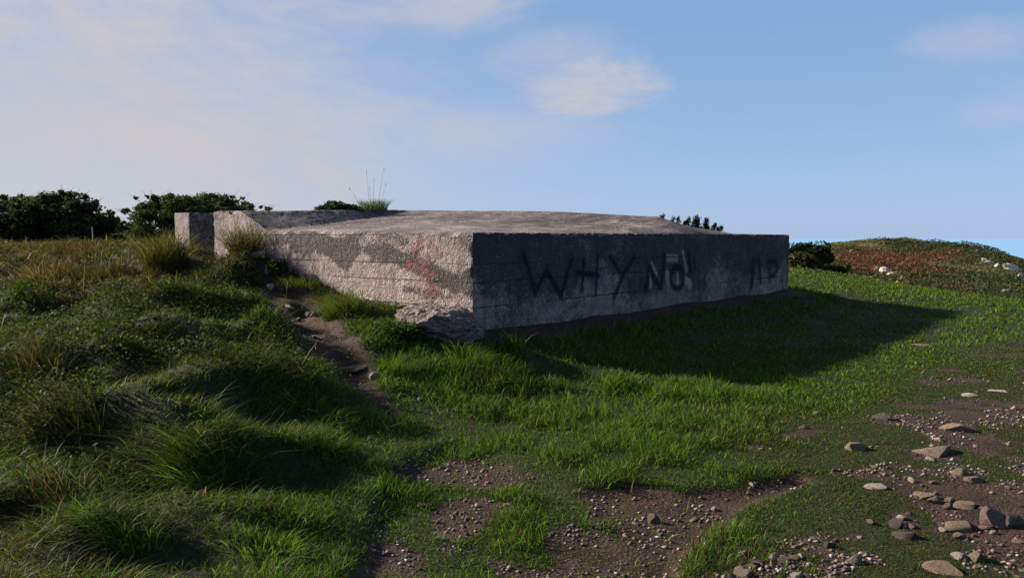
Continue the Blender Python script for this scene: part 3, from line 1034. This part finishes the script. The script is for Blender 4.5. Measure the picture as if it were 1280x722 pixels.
def pal_mix(g, n, cols, wts, sd_=.38):
    idx = g.choice(len(cols), n, p=np.array(wts) / sum(wts))
    return np.array(cols)[idx] * np.clip(np.exp(g.normal(-.06, sd_, (n, 1))), .3, 2.0)

GREEN = [(.055, .145, .014), (.080, .170, .016), (.110, .185, .020), (.042, .110, .016), (.140, .175, .026)]
OLIVE = [(.075, .090, .016), (.085, .082, .026), (.050, .068, .016), (.11, .095, .038), (.040, .060, .015)]
STRAW = [(.15, .11, .05), (.10, .075, .035), (.095, .055, .027), (.21, .165, .085), (.07, .06, .024)]

def grass_cover():
    g = np.random.default_rng(3)
    # depth distribution: many close, ever fewer per square metre farther off
    dd = np.linspace(2.3, 44, 2000)
    dens = 5200 / (1 + (dd / 5.2) ** 2.05)
    pdf = dens * 2.0 * dd * .82
    cdf = np.cumsum(pdf) * (dd[1] - dd[0])
    n = int(cdf[-1])
    y = np.interp(g.random(n) * cdf[-1], cdf, dd)
    x = (g.random(n) * 2 - 1) * .82 * y + .0
    k = ~in_bunker(x, y)
    x, y = x[k], y[k]
    s = soil_field(x, y)
    s = np.where(np.hypot(x, y) < 30, s, 0)
    clump = fbm(x * 2.8, y * 2.8, 21.0, 3)
    mossy = np.maximum(sstep(-.4, .2, sdf(STONY, x, y)), .7 * sstep(-.4, .2, sdf(WORN, x, y)))
    k = g.random(len(x)) < (1 - sstep(.25, .6, s)) * np.maximum(.25 + .75 * sstep(.36, .56, clump), mossy) + .02
    x, y, s, clump = x[k], y[k], s[k], clump[k]
    n = len(x)
    z = height(x, y)
    dep = np.hypot(x, y)
    bank = sstep(-.8, -1.9, x + .10 * np.maximum(y - 8, 0)) * (x < 0)
    field = sstep(10.0, 12.5, y) * (x < -1)
    lush = np.exp(-((y - 7.9 - .02 * x) / 1.0) ** 2) * sstep(-1.6, -.6, x) * sstep(3.4, 1.8, x)
    a_, t_ = to_local(x, y)
    foot = sstep(-1.7, -.2, t_) * (t_ < 0) * (a_ > 0) * (a_ < AL + 1)          # rough bank below the graffiti face
    worn = sstep(-.5, .2, sdf(STONY, x, y)) + .7 * sstep(-.4, .2, sdf(WORN, x, y))
    far_r = sstep(16, 24, dep) * (x > 5)
    h = .030 + .045 * g.random(n)
    h = h + .075 * lush + .035 * bank + .06 * field + .09 * foot * g.random(n) + .06 * sstep(.5, .62, clump) * (x < 2.2)
    h = h * (1 - .62 * np.clip(worn, 0, 1)) * (.65 + .7 * clump) + .04 * far_r
    tall = (g.random(n) < .03 * bank + .06 * field + .03 * foot) & (dep > 4.2)
    h = np.where(tall, h * 1.9, h)
    w = (.0036 + .0034 * g.random(n) ** 1.5) * np.maximum(dep / 4.6, 1) ** .95
    ang = 6.28 * fbm(x * 1.6, y * 1.6, 31.0, 3) * 2 + g.normal(0, 1.7, n)
    # mostly hanging downhill and away from the bank
    eps = .15
    dzx = (base_height(x + eps, y) - base_height(x - eps, y)) / (2 * eps)
    dzy = (base_height(x, y + eps) - base_height(x, y - eps)) / (2 * eps)
    lean = np.stack([np.cos(ang) - 1.2 * dzx, np.sin(ang) - 1.2 * dzy], 1)
    lean /= np.linalg.norm(lean, axis=1)[:, None] + 1e-9
    bend = .2 + 1.0 * g.random(n) + .35 * bank
    az = g.uniform(0, math.pi, n)
    cg, co_, cs = pal_mix(g, n, GREEN, [3, 3, 2, 2, 1]), pal_mix(g, n, OLIVE, [3, 2, 3, 1, 2]), pal_mix(g, n, STRAW, [2, 3, 3, 1, 2])
    patch = fbm(x * .7 + 3, y * .7, 44.0, 3)
    f_ol = np.clip(.20 + .42 * bank + .55 * np.clip(worn, 0, 1) + .3 * field + .9 * (patch - .5), 0, .95)
    f_st = np.clip(.035 + .02 * bank + .42 * field * sstep(.42, .58, patch + .06) + .05 * far_r + .05 * np.clip(worn, 0, 1), 0, .9)
    u = g.random(n)
    col = np.where((u < f_st)[:, None], cs, np.where((u < f_st + f_ol)[:, None], co_, cg))
    p = np.stack([x, y, z - .006], 1)
    near = dep < 9.5
    Vs, Fs, Cs = [], [[], []], []
    off = 0
    for msk, seg in ((near, 3), (~near, 2)):
        V, (q, t), c = blades(p[msk], h[msk], w[msk], az[msk], lean[msk], bend[msk], col[msk], seg)
        Vs.append(V); Cs.append(c)
        Fs[0].append(q + off); Fs[1].append(t + off)
        off += len(V)
    # fine moss and seedling grass between the blades
    m_ = 420000
    y = 2.4 + 9.0 * g.random(m_) ** 1.5
    x = (g.random(m_) * 2 - 1) * .82 * y
    s = soil_field(x, y)
    cl = fbm(x * 5.0, y * 5.0, 33.0, 3)
    k = (~in_bunker(x, y)) & (g.random(m_) < np.maximum(1 - sstep(.3, .7, s), .35 * sstep(.48, .58, cl))) & (x > -.35 * y)
    x, y = x[k], y[k]
    m_ = len(x)
    mo = np.clip(np.maximum(sstep(-.4, .2, sdf(STONY, x, y)), .7 * sstep(-.4, .2, sdf(WORN, x, y))), 0, 1)
    u = g.random(m_)
    moss = pal_mix(g, m_, [(.075, .085, .012), (.10, .10, .018), (.055, .075, .012), (.08, .06, .02), (.045, .07, .014)], [3, 2, 3, 1, 2])
    grn = pal_mix(g, m_, GREEN, [2, 2, 1, 3, 1])
    col = np.where((u < .25 + .6 * mo)[:, None], moss, grn)
    ph = g.uniform(0, 6.28, m_)
    V, (q, t), c = blades(np.stack([x, y, height(x, y) - .003], 1), (.010 + .016 * g.random(m_)) * (1 - .35 * mo), (.0030 + .0030 * g.random(m_)) * np.maximum(y / 4.6, 1), g.uniform(0, 3.14, m_),
                          np.stack([np.cos(ph), np.sin(ph)], 1), .3 + 1.0 * g.random(m_), col, 2)
    Vs.append(V); Cs.append(c)
    Fs[0].append(q + off); Fs[1].append(t + off)
    print('grass blades', n, m_)
    return mesh_obj('grass', np.concatenate(Vs), [np.concatenate(Fs[0]), np.concatenate(Fs[1])], M_GRASS, col=np.concatenate(Cs))
tag(grass_cover(), 'short green turf and rough grass over the mound', 'grass', kind='stuff')

# leafy ground cover on the left bank
def undergrowth():
    g = np.random.default_rng(9)
    n = 90000
    y = 3.0 + 9.0 * g.random(n) ** 1.1
    x = -g.random(n) * .85 * y
    c = fbm(x * 1.0 + 11, y * 1.0, 14.0, 3)
    wt = sstep(.47, .58, c) * sstep(-1.3, -2.4, x) * sstep(3.6, 5.4, y) * (1 - sstep(.2, .5, soil_field(x, y))) * ~in_bunker(x, y)
    k = g.random(n) < wt
    x, y = x[k], y[k]
    n = len(x)
    z = height(x, y) + .01 + .16 * g.random(n) * (.4 + fbm(x * 3, y * 3, 5.0))
    col = pal_mix(g, n, [(.04, .075, .014), (.06, .09, .02), (.028, .05, .012), (.085, .06, .025), (.05, .09, .018)], [3, 2, 3, 1, 2])
    V, f, c = leaf_quads(np.stack([x, y, z], 1), .012 + .018 * g.random(n), col, .5, 1.4, 0, 5)
    return mesh_obj('undergrowth', V, f, M_LEAF, col=c)
tag(undergrowth(), 'low leafy weeds and brambles on the left bank', 'undergrowth', kind='stuff')

# ------------------------------------------------------------------ tufts, plants, bushes
def tuft(px, py, label, n=260, h=.35, r=.12, cols=GREEN, lean=(0, 0), spread=.8, w=.005, name='grass_tuft', world=None, cat='grass tuft'):
    g = np.random.default_rng(int(px * 7 + py))
    p0 = at(px, py) if world is None else np.array(world)
    ang = g.uniform(0, 6.28, n)
    rad = r * np.sqrt(g.random(n))
    off = np.stack([np.cos(ang) * rad, np.sin(ang) * rad], 1)
    if world is None:
        z = height(p0[0] + off[:, 0], p0[1] + off[:, 1]) - p0[2] - .01
    else:
        z = np.full(n, -.01)
    p = np.stack([off[:, 0], off[:, 1], z], 1)
    ln = off / (r + 1e-6) * spread + np.array(lean) + g.normal(0, .36, (n, 2))
    hh = h * g.uniform(.5, 1.1, n)
    V, f, c = blades(p, hh, w * g.uniform(.6, 1.2, n), g.uniform(0, 3.14, n), ln, g.uniform(.45, 1.0, n), pal_mix(g, n, cols, [1] * len(cols)), 4)
    o = mesh_obj(name, V, f, M_GRASS, col=c)
    o.location = tuple(float(v) for v in p0)
    return tag(o, label, cat)

MIXED = GREEN + STRAW[:2]
tuft(250, 600, 'big tussock of long grass leaning left, in front of the dark hollow', 480, .34, .17, GREEN[:3] + OLIVE[:2], (-1.1, -.5), .5, .0055)
tuft(85, 560, 'pale tipped grass tussock overhanging a dark hole at the left edge', 480, .40, .20, OLIVE + STRAW[:1], (-.7, -.4), .7)
tuft(45, 470, 'brownish grass tussock on the shoulder of the left bank', 380, .34, .2, OLIVE + STRAW[:2], (-.4, -.3), .7)
tuft(150, 670, 'coarse green tussock near the bottom left corner', 320, .20, .16, GREEN, (-.4, -.3), .8)
tuft(330, 690, 'bright green tussock at the bottom of the bank', 240, .14, .18, GREEN[1:3], (.2, -.5), .8)
tuft(60, 660, 'straw flecked tussock hugging the bottom left edge', 360, .30, .16, OLIVE + STRAW[:2], (-.5, -.2), .8)
tuft(410, 560, 'spiky green tuft on the lip above the bare hollow', 300, .17, .14, GREEN, (.5, -.4), .8)
tuft(206, 336, 'tall yellow green grass clump beside the entrance pier', 1000, .80, .28, OLIVE[:3] + OLIVE[:3] + GREEN[2:3] + [(.20, .17, .05), (.16, .12, .04)], (-.15, 0), .35, .009)
tuft(306, 326, 'tall olive grass clump against the raised end of the sunlit wall', 620, .78, .22, OLIVE + STRAW[2:3], (-.05, 0), .35, .008, world=near_wall(306, .28))
tuft(428, 392, 'green and rust coloured grass tuft beside the trail', 700, .40, .22, GREEN[:3] + STRAW[1:3], (-.5, -.5), .8, .006)
tuft(375, 358, 'grass clump growing between rubble heap and sunlit wall', 420, .24, .26, OLIVE[:3] + GREEN[2:], (-.2, -.3), .6, .006, world=near_wall(374, .25))
tuft(500, 462, 'long bright grass tuft under the broken concrete lump', 420, .26, .2, GREEN, (.4, -.5), .8)
tuft(585, 455, 'lush grass tuft at the edge of the bunker shadow', 420, .28, .24, GREEN, (.3, -.5), .8)
tuft(120, 350, 'dark rough grass clump behind the left bank', 420, .42, .4, OLIVE, (-.3, 0), .6, .010)
tuft(60, 350, 'dry brown grass clump in the field at far left', 420, .50, .4, STRAW, (-.3, 0), .6, .010)
tuft(105, 318, 'reddish dry grass clump on the field skyline', 420, .5, .5, STRAW[1:3], (-.2, 0), .6, .012)

def leafy(name, center, rad, n, size, cols, label, cat, stems=6, squash=.8, seed=1, clumps=9, mat=None, elong=1.7, up=.35):
    """shrub: stems from the ground and leaves gathered in uneven clumps"""
    g = np.random.default_rng(seed)
    root = empty(name, center)
    cs, paths = [], []
    rad = np.array(rad, float)
    for k in range(clumps):
        d = g.normal(size=3)
        d[2] = abs(d[2])
        d /= np.linalg.norm(d)
        c = d * rad * g.uniform(.35, .8)
        cs.append((c, g.uniform(.28, .5)))
    for k in range(stems):
        c = cs[k % len(cs)][0]
        s0 = np.array([g.normal(0, .1) * rad[0], g.normal(0, .1) * rad[1], -.1])
        mid = (s0 + c) / 2 + g.normal(0, .08, 3) * rad
        paths.append((np.array([s0, mid, c]), np.array([.05, .035, .012]) * rad.mean()))
    V, Fq = tubes(paths, 5)
    mesh_obj('stem', V, [Fq], M_BARK, root, True)
    pts = []
    per = n // clumps
    for c, r in cs:
        d = g.normal(size=(per, 3))
        d /= np.linalg.norm(d, axis=1)[:, None]
        q = c + d * rad * r * (g.random((per, 1)) ** .45) * (1 + .35 * (vnoise(d[:, 0] * 3 + c[0] * 5, d[:, 1] * 3, d[:, 2] * 3)[:, None] - .5))
        pts.append(q)
    pts = np.concatenate(pts)
    pts = pts[pts[:, 2] > -.12 * rad[2]]
    n = len(pts)
    V, f, c = leaf_quads(pts, size * g.uniform(.6, 1.3, n), pal_mix(g, n, cols, [1] * len(cols)), up, elong, 0, seed)
    mesh_obj('foliage', V, f, mat or M_LEAF, root, col=c)
    return tag(root, label, cat)

DARKG = [(.028, .048, .016), (.038, .060, .018), (.022, .036, .013), (.05, .07, .022)]
OLIVEG = [(.07, .075, .022), (.09, .085, .03), (.05, .06, .018), (.11, .10, .035)]
FRESH = [(.055, .12, .02), (.075, .14, .03), (.04, .09, .018)]
p = at(525, 440)
leafy('creeping_weed', tuple(P(500, 425, 8.9)), (.42, .30, .26), 2600, .030, FRESH + OLIVEG[:1], 'leafy green weed spilling down in front of the broken concrete lump', 'weed', 5, seed=21, elong=1.2, up=1.0)
leafy('creeping_weed', tuple(P(520, 388, 9.75)), (.42, .22, .10), 1800, .024, FRESH + OLIVEG, 'flat mossy green weed along the base of the sunlit wall', 'weed', 4, seed=22, elong=1.2, up=1.0)
leafy('leafy_weed', tuple(near_wall(347, .25) + np.array([0, 0, .16])), (.17, .14, .19), 420, .055, FRESH[:2] + DARKG[:1],
      'bright green leafy weed on the rubble heap against the wall', 'weed', 4, seed=23, elong=1.3, up=.8)
# behind and on the roof
def roof_at(px, depth_t, a=None):
    # roof point under an image column, at a given distance behind the graffiti face
    r = ray(px, 300)
    k = (depth_t + Cn[0] * BX[0] + Cn[1] * BX[1]) / (r[0] * BX[0] + r[1] * BX[1])
    p = r * k
    a_, t_ = to_local(p[0], p[1])
    return np.array([p[0], p[1], float(eave(a_, t_) + roof_h(a_, t_))])
q = roof_at(428, 5.2)
leafy('roof_shrub', tuple(q + np.array([0, 0, -.03])), (.52, .28, .24), 3200, .035, DARKG + OLIVEG[:1], 'low dark shrub growing on top of the bunker roof', 'shrub', 5, seed=31)
q = roof_at(467, 5.0)
tuft(464, 260, 'yellow green grass tuft beside the shrub on the bunker roof', 480, .30, .26, OLIVE[:3] + GREEN[:2], (0, 0), .5, .007, world=q)
def stalks(name, p0, lst, label, cat='dry stalk', r0=.004):
    paths = []
    for dx, dy, hh, lx in lst:
        s = np.linspace(0, 1, 6)[:, None]
        pts = np.array([dx, dy, -.02]) + s * np.array([lx * .6, 0, hh]) + s ** 2 * np.array([lx * .4, 0, 0])
        paths.append((pts, np.linspace(r0, r0 * .45, 6)))
        paths.append((pts[-1] + np.array([[0, 0, -.05], [0, 0, -.02], [lx * .03, 0, .02]]), np.array([.001, r0 * 1.5, .001])))
    V, Fq = tubes(paths, 4)
    o = mesh_obj(name, V, [Fq], M_STALK, smooth=True)
    o.location = tuple(float(v) for v in p0)
    return tag(o, label, cat)
stalks('dry_stalks', roof_at(463, 5.0), [(-.16, 0, .42, -.22), (-.02, .05, .75, -.05), (.06, 0, .60, .02), (.14, .03, .78, .12), (.2, 0, .5, .1), (.02, 0, .45, -.02)],
       'thin seed stalks rising from the grass on the bunker roof', 'dry stalk', .0045)
for px, lab in ((722, 'tiny dry grass wisp on the roof edge, nearer the corner'), (806, 'tiny dry grass wisp on the roof edge, beside the gorse sprigs')):
    q = roof_at(px, 1.35)
    tuft(px, 262, lab, 26, .13, .05, STRAW, (-.4, 0), .8, .004, world=q)
# gorse sprigs behind the roof
g_ = np.random.default_rng(8)
def gorse_sprigs(base, lst, label):
    root = empty('gorse_shrub', base)
    paths, pts = [], []
    for dx, hh, lx in lst:
        s = np.linspace(0, 1, 6)[:, None]
        c = np.array([dx, 0, 0]) + s * np.array([lx, 0, hh])
        paths.append((c, np.linspace(.012, .005, 6)))
        m_ = 220
        u = g_.random((m_, 1))
        pts.append(np.array([dx, 0, 0]) + u * np.array([lx, 0, hh]) + g_.normal(0, .042, (m_, 3)) * (1.4 - u * 1.0))
    V, Fq = tubes(paths, 4)
    mesh_obj('stem', V, [Fq], M_BARK, root, True)
    pts = np.concatenate(pts)
    n = len(pts)
    V, f, c = leaf_quads(pts, .024 * g_.uniform(.6, 1.3, n), pal_mix(g_, n, DARKG + OLIVEG[:2], [1] * 6), .3, 2.6, -.5, 4)
    mesh_obj('foliage', V, f, M_LEAF, root, col=c)
    return tag(root, label, 'shrub')
dpt = 19.0
base = P(862, 292, dpt)
def sx_(px): return (px - 862) * dpt / F_PX
def hz_(py): return (292 - py) * dpt / F_PX
gorse_sprigs(tuple(base), [(sx_(824), hz_(268.5), .10), (sx_(829), hz_(269), -.05), (sx_(836), hz_(270.5), .12), (sx_(846), hz_(271), .03), (sx_(853), hz_(274), .12), (sx_(859), hz_(272), .05), (sx_(864), hz_(271), .10),
                           (sx_(868), hz_(270.5), .06), (sx_(873), hz_(272), .0), (sx_(878), hz_(273), .08), (sx_(883), hz_(273.5), .02), (sx_(890), hz_(279), .08), (sx_(896), hz_(283), .1),
                           (sx_(874), hz_(278), -.08), (sx_(858), hz_(277), -.05), (sx_(885), hz_(281), -.05)],
             'row of dark gorse sprigs peeping over the far slope of the roof')

# bushes beyond the right end
leafy('gorse_bush', tuple(P(1006, 330, 38) + np.array([0, 0, -.1])), (1.7, 1.0, 1.25), 6500, .12, DARKG, 'dark domed gorse bush beyond the right end of the bunker', 'bush', 6, seed=41, clumps=14)
leafy('gorse_bush', tuple(P(1002, 338, 33.5) + np.array([0, 0, -.1])), (1.2, .8, .85), 4200, .10, OLIVEG + DARKG[:1], 'olive bush in front of the dark gorse at the bunker end', 'bush', 6, seed=42, clumps=12)
leafy('gorse_bush', tuple(P(1036, 337, 34) + np.array([0, 0, -.1])), (.9, .8, .40), 2600, .09, OLIVEG + DARKG[:2], 'low spreading olive bush between the gorse and the headland', 'bush', 6, seed=43, clumps=10)

# dead stems in the field at left
def stem_thing(px, py0, py1, lab, lx=0.0, r=.006):
    p0 = at(px, py0)
    d = p0[1]
    stalks('dry_stalk', p0, [(0, 0, (py0 - py1) * d / F_PX, lx)], lab, 'dry stalk', r)
stem_thing(104, 372, 322, 'tall forked dead stem rising from the reddish weeds on the left bank', .05)
stem_thing(160, 338, 309, 'straight dead stem in the field, left one of the pair near the pier', .02)
stem_thing(177, 342, 312, 'leaning dead stem in the field, right one of the pair near the pier', -.08)
stem_thing(126, 338, 316, 'short dead stem in the field between the tall stem and the pair', .03)
stem_thing(37, 354, 322, 'dead stem bent over at the far left of the field', .25)
stem_thing(372, 466, 426, 'long curved straw stalk beside the earth trail', .16, .004)
stem_thing(358, 372, 350, 'thin dead stem at the top of the left bank', .02, .004)

p0 = at(116, 306)
V, Fq = tubes([(np.array([[0, 0, -.2], [.01, 0, .25], [.0, 0, .52]]), np.array([.018, .018, .016]))], 7)
o = mesh_obj('stake', V, [Fq], simple_mat('pale_wood', (.34, .31, .27), .8, 30, .2), smooth=True)
o.location = tuple(float(v) for v in p0)
tag(o, 'thin pale stake standing in the field in front of the trees', 'stake')

# ------------------------------------------------------------------ trees
def tree(base, rad, hgt, n, seed, label, cols, lean=0.0, leaf=.085, clumps=46):
    g = np.random.default_rng(seed)
    root = empty('tree', base)
    rad = np.array(rad, float)
    ctr = np.array([lean, 0, hgt * .96 - rad[2]])
    cl = []
    for k in range(clumps):
        d = g.normal(size=3)
        d /= np.linalg.norm(d)
        if g.random() < .35: d[2] = abs(d[2])
        c = ctr + d * rad * g.uniform(.45, .92)
        cl.append((c, g.uniform(.14, .30)))
    for k in range(34):                          # ragged sprays round the outline
        d = g.normal(size=3)
        d[2] = abs(d[2]) * 1.2
        d /= np.linalg.norm(d)
        cl.append((ctr + d * rad * g.uniform(.95, 1.14), g.uniform(.05, .11)))
    for k in range(12):                          # low skirts of foliage down to the grass
        q = g.uniform(0, 6.28)
        cl.append((np.array([lean + rad[0] * .75 * math.cos(q), rad[1] * .75 * math.sin(q), hgt * g.uniform(.05, .3)]), g.uniform(.2, .32)))
    paths = [(np.array([[0, 0, -.3], [lean * .2, .05, hgt * .25], [lean * .6, 0, hgt * .55], ctr + [0, 0, rad[2] * .3]]), np.array([.17, .14, .09, .03]) * hgt / 4)]
    for c, r in cl:
        f = g.uniform(.25, .8)
        s0 = np.array([lean * f * .8, 0, hgt * (.15 + .5 * f)])
        mid = (s0 + c) / 2 + g.normal(0, .12, 3) * rad
        end = c + (c - ctr) * .25
        paths.append((np.array([s0, mid, c, end]), np.array([.05, .032, .018, .006]) * hgt / 4))
    V, Fq = tubes(paths, 6)
    mesh_obj('trunk', V, [Fq], M_BARK, root, True)
    pts = []
    per = n // clumps
    for c, r in cl:
        m_ = int(per * .8 * (r / .25) ** 2) + 8
        d = g.normal(size=(m_, 3))
        d /= np.linalg.norm(d, axis=1)[:, None]
        lump = 1 + .8 * (vnoise(d[:, 0] * 2.6 + c[0] * 3, d[:, 1] * 2.6 + c[1], d[:, 2] * 2.6 + c[2] * 2)[:, None] - .5)
        pts.append(c + d * (rad * np.array([1, 1, 1.1])) * r * lump * g.random((m_, 1)) ** .4)
    pts = np.concatenate(pts)
    V, f, c = leaf_quads(pts, leaf * g.uniform(.6, 1.3, len(pts)), pal_mix(g, len(pts), cols, [1] * len(cols)), .4, 1.6, .1, seed)
    mesh_obj('crown', V, f, M_LEAF, root, col=c)
    return tag(root, label, 'tree')
TREEG = [(.050, .070, .030), (.062, .088, .036), (.036, .052, .024), (.085, .105, .045)]
TREEB = [(.052, .084, .030), (.066, .10, .036), (.040, .064, .026), (.09, .125, .048)]
def tree_px(px, top, base_py, wpx, d, seed, label, cols, **kw):
    b = P(px, base_py, d)
    b[2] = float(height(b[0], b[1])[0]) - .1
    hgt = P(px, top + 3, d)[2] - b[2]
    wv = 1.16 * wpx * d / F_PX / 2
    tree(tuple(b), (wv, wv * .8, hgt * .52), hgt, kw.pop('n', 24000), seed, label, cols, **kw)
tree_px(12, 240, 304, 110, 30, 61, 'dark bushy tree cut by the left edge of the view', TREEG)
tree_px(78, 238, 304, 100, 29, 62, 'dark bushy tree with airy top, right of the one at the left edge', TREEG)
tree_px(116, 268, 300, 70, 31, 63, 'small low dark tree at the tail of the left tree clump', TREEG, n=9000, clumps=22)
tree_px(216, 239, 300, 105, 36, 64, 'tall green tree directly behind the entrance pier', TREEB)
tree_px(262, 238, 298, 100, 38, 65, 'broad green tree behind the raised end of the sunlit wall', TREEB)
tree_px(302, 250, 298, 90, 40, 66, 'low green tree trailing off to the right above the roof', TREEB, n=9000, clumps=22)
tree_px(160, 274, 298, 60, 37, 67, 'smallest shrubby tree in the gap between the two tree clumps', TREEB, n=6000, clumps=14)

# ------------------------------------------------------------------ headland
OUTCROPS = [(1096, 337, 9, 6, 45, 'pale boulder at the upper tip of the broken ledge by the lawn'), (1130, 350, 11, 5, 45, 'low pale boulder at the lower tip of the broken ledge by the lawn'),
            (1107, 341, 16, 8, 45, 'pale broken rock ledge nearest the lawn, its left end'), (1119, 346, 16, 6, 45, 'pale broken rock ledge nearest the lawn, its right end'),
            (1234, 330, 17, 7, 76, 'small pale outcrop on the seaward slope of the headland'), (1246, 334, 6, 5, 74, 'tiny pale rock just below the small outcrop on the headland'),
            (1268, 338, 26, 8, 72, 'long pale cliff ledge high on the seaward slope'), (1275, 352, 14, 14, 64, 'steep pale crag under the long cliff ledge'),
            (1256, 365, 10, 5, 50, 'low pale rock at the foot of the headland'), (1064, 314, 5, 3, 82, 'lone white rock on the brown shoulder of the headland')]
for i, (px, py, w, h, d, lab) in enumerate(OUTCROPS):
    p = hit(px, py, height)
    d = float(p[1]) if p[1] < 120 else d
    me = stone_mesh('rock_outcrop', M_OUTCROP, 700 + i, 4, 16, .6, 1.5, .25)
    put_stone('rock_outcrop', me, p, (w * d / F_PX * 1.15, w * d / F_PX * .6, h * d / F_PX * 1.6), random.uniform(-.2, .2), (0, .2), .42)
    tag(COL.objects[-1], lab, 'rock')

def headland_scrub():
    g = np.random.default_rng(15)
    n = 200000
    y = 27 + 78 * g.random(n) ** .8
    x = y * g.uniform(.36, .80, n)
    br, pa = headland_zones(x, y, None)
    keep = g.random(n) < .55 + .45 * sstep(.45, .55, fbm(x * .5, y * .5, 8.0, 3)) - .4 * pa
    x, y, br, pa = x[keep], y[keep], br[keep], pa[keep]
    n = len(x)
    tallc = fbm(x * .35, y * .35, 2.0, 3)
    z = height(x, y) + g.random(n) * (.10 + .40 * sstep(.48, .65, tallc)) * (1 - .6 * pa)
    scr = pal_mix(g, n, DARKG + OLIVEG[:3], [2, 2, 2, 2, 1, 1, 1], .18)
    brc = pal_mix(g, n, [(.15, .060, .030), (.12, .046, .025), (.18, .08, .042), (.07, .045, .022)], [2, 2, 1, 1], .2)
    pac = pal_mix(g, n, [(.12, .115, .04), (.15, .13, .055), (.09, .10, .03)], [1, 1, 1])
    u = g.random(n)
    col = np.where((u < br * .8)[:, None], brc, np.where((u < br * .8 + pa)[:, None], pac, scr))
    V, f, c = leaf_quads(np.stack([x, y, z], 1), (.05 + .09 * g.random(n)) * (y / 60) ** .5, col, .6, 1.5, 0, 6)
    return mesh_obj('scrub', V, f, M_SCRUB, col=c)
tag(headland_scrub(), 'rusty bracken and dark scrub covering the headland', 'scrub', kind='stuff')

# ------------------------------------------------------------------ sky, sun, camera
SUN_EL, SUN_H = R(24.5), np.array([-.95, .312])
SUN_AZ = math.atan2(SUN_H[0], SUN_H[1])           # clockwise from +Y
w = bpy.data.worlds.new('World')
scene.world = w
w.use_nodes = True
nt = w.node_tree
nt.nodes.clear()
class WN(NT):
    def __init__(self, tree):
        self.t = tree
wn = WN(nt)
out = nt.nodes.new('ShaderNodeOutputWorld')
bg = nt.nodes.new('ShaderNodeBackground')
sky = nt.nodes.new('ShaderNodeTexSky')
sky.sky_type = 'NISHITA'
sky.sun_disc = False
sky.sun_elevation = SUN_EL
sky.sun_rotation = SUN_AZ
sky.air_density = 1.0
sky.dust_density = .3
sky.ozone_density = 3.0
tc = nt.nodes.new('ShaderNodeTexCoord')
dirv = tc.outputs['Generated']
sepd = wn.n('SeparateXYZ')
wn.link(dirv, sepd.inputs[0])
az = wn.math('ARCTAN2', sepd.outputs[0], sepd.outputs[1])
elv = wn.math('ARCSINE', sepd.outputs[2])
pn = wn.noise(wn.scaled(dirv, (1, 1, 2.2)), 2.6, 10, .66, .9)
pn2 = wn.noise(wn.scaled(dirv, (1, 1, 2.6)), 8.0, 9, .7, .8)
nz_ = wn.math('ADD', wn.math('MULTIPLY', wn.math('SUBTRACT', pn, .5), 3.6), wn.math('MULTIPLY', wn.math('SUBTRACT', pn2, .5), 1.3))
def px_dir(px, py):
    r = ray(px, py)
    r /= np.linalg.norm(r)
    return math.atan2(r[0], r[1]), math.asin(r[2])
cloud = None
for px, py, rx, ry, k in ((60, 10, 320, 100, 1.15), (100, 140, 480, 180, .95), (330, 190, 330, 60, .42), (560, 5, 130, 45, .75), (735, 112, 110, 46, 1.35), (600, 165, 260, 50, .5),
                          (1215, 50, 95, 32, .55), (1275, 135, 70, 30, .5), (350, 105, 60, 24, .45), (440, 40, 50, 25, .35), (690, 75, 110, 50, .5), (-300, 60, 400, 260, .8), (1700, 60, 300, 100, .6)):
    a0, e0 = px_dir(px, py)
    da = wn.math('DIVIDE', wn.math('SUBTRACT', az, a0), rx / F_PX)
    de = wn.math('DIVIDE', wn.math('SUBTRACT', elv, e0), ry / F_PX)
    d2 = wn.math('ADD', wn.math('MULTIPLY', da, da), wn.math('MULTIPLY', de, de))
    v = wn.math('ADD', wn.math('SUBTRACT', .75, d2), nz_)
    mk = wn.math('MULTIPLY', wn.ramp(v, -.35, 1.5), k)
    cloud = mk if cloud is None else wn.math('MAXIMUM', cloud, mk)
skyc = sky.outputs[0]
# pale lilac air toward the sun side, clear blue over the sea
hor = wn.mix(wn.ramp(az, -.62, .30), (2.25, 2.33, 2.95), (1.7, 2.4, 3.75))
top = wn.mix(wn.ramp(az, -.70, .15), (2.05, 2.2, 3.0), (1.05, 1.85, 3.3))
air = wn.mix(wn.ramp(elv, .0, .34), hor, top)
c1 = wn.mix(.88, skyc, air)
c2 = wn.mix(wn.math('MULTIPLY', cloud, 1.1, clamp=True), c1, (2.95, 2.87, 3.05))
wn.link(c2, bg.inputs[0])
bg.inputs[1].default_value = .06
wn.link(bg.outputs[0], out.inputs[0])

ld = bpy.data.lights.new('sun', 'SUN')
ld.energy = 5.0
ld.angle = R(2.0)
ld.color = (1.0, .86, .745)
lo = link(bpy.data.objects.new('sun', ld))
sd = Vector((SUN_H[0] * math.cos(SUN_EL), SUN_H[1] * math.cos(SUN_EL), math.sin(SUN_EL)))
lo.rotation_euler = sd.to_track_quat('Z', 'Y').to_euler()
lo.location = (-20, 5, 15)

cd = bpy.data.cameras.new('camera')
cd.sensor_width = 36
cd.lens = F_PX / 1280 * 36
cd.clip_start = .05
cd.clip_end = 60000
co = link(bpy.data.objects.new('camera', cd))
co.location = (0, 0, EYE)
co.rotation_euler = (math.pi / 2 - PITCH, 0, 0)
scene.camera = co
scene.view_settings.view_transform = 'Standard'
scene.view_settings.look = 'None'
scene.view_settings.exposure = 1.74
scene.view_settings.gamma = 1
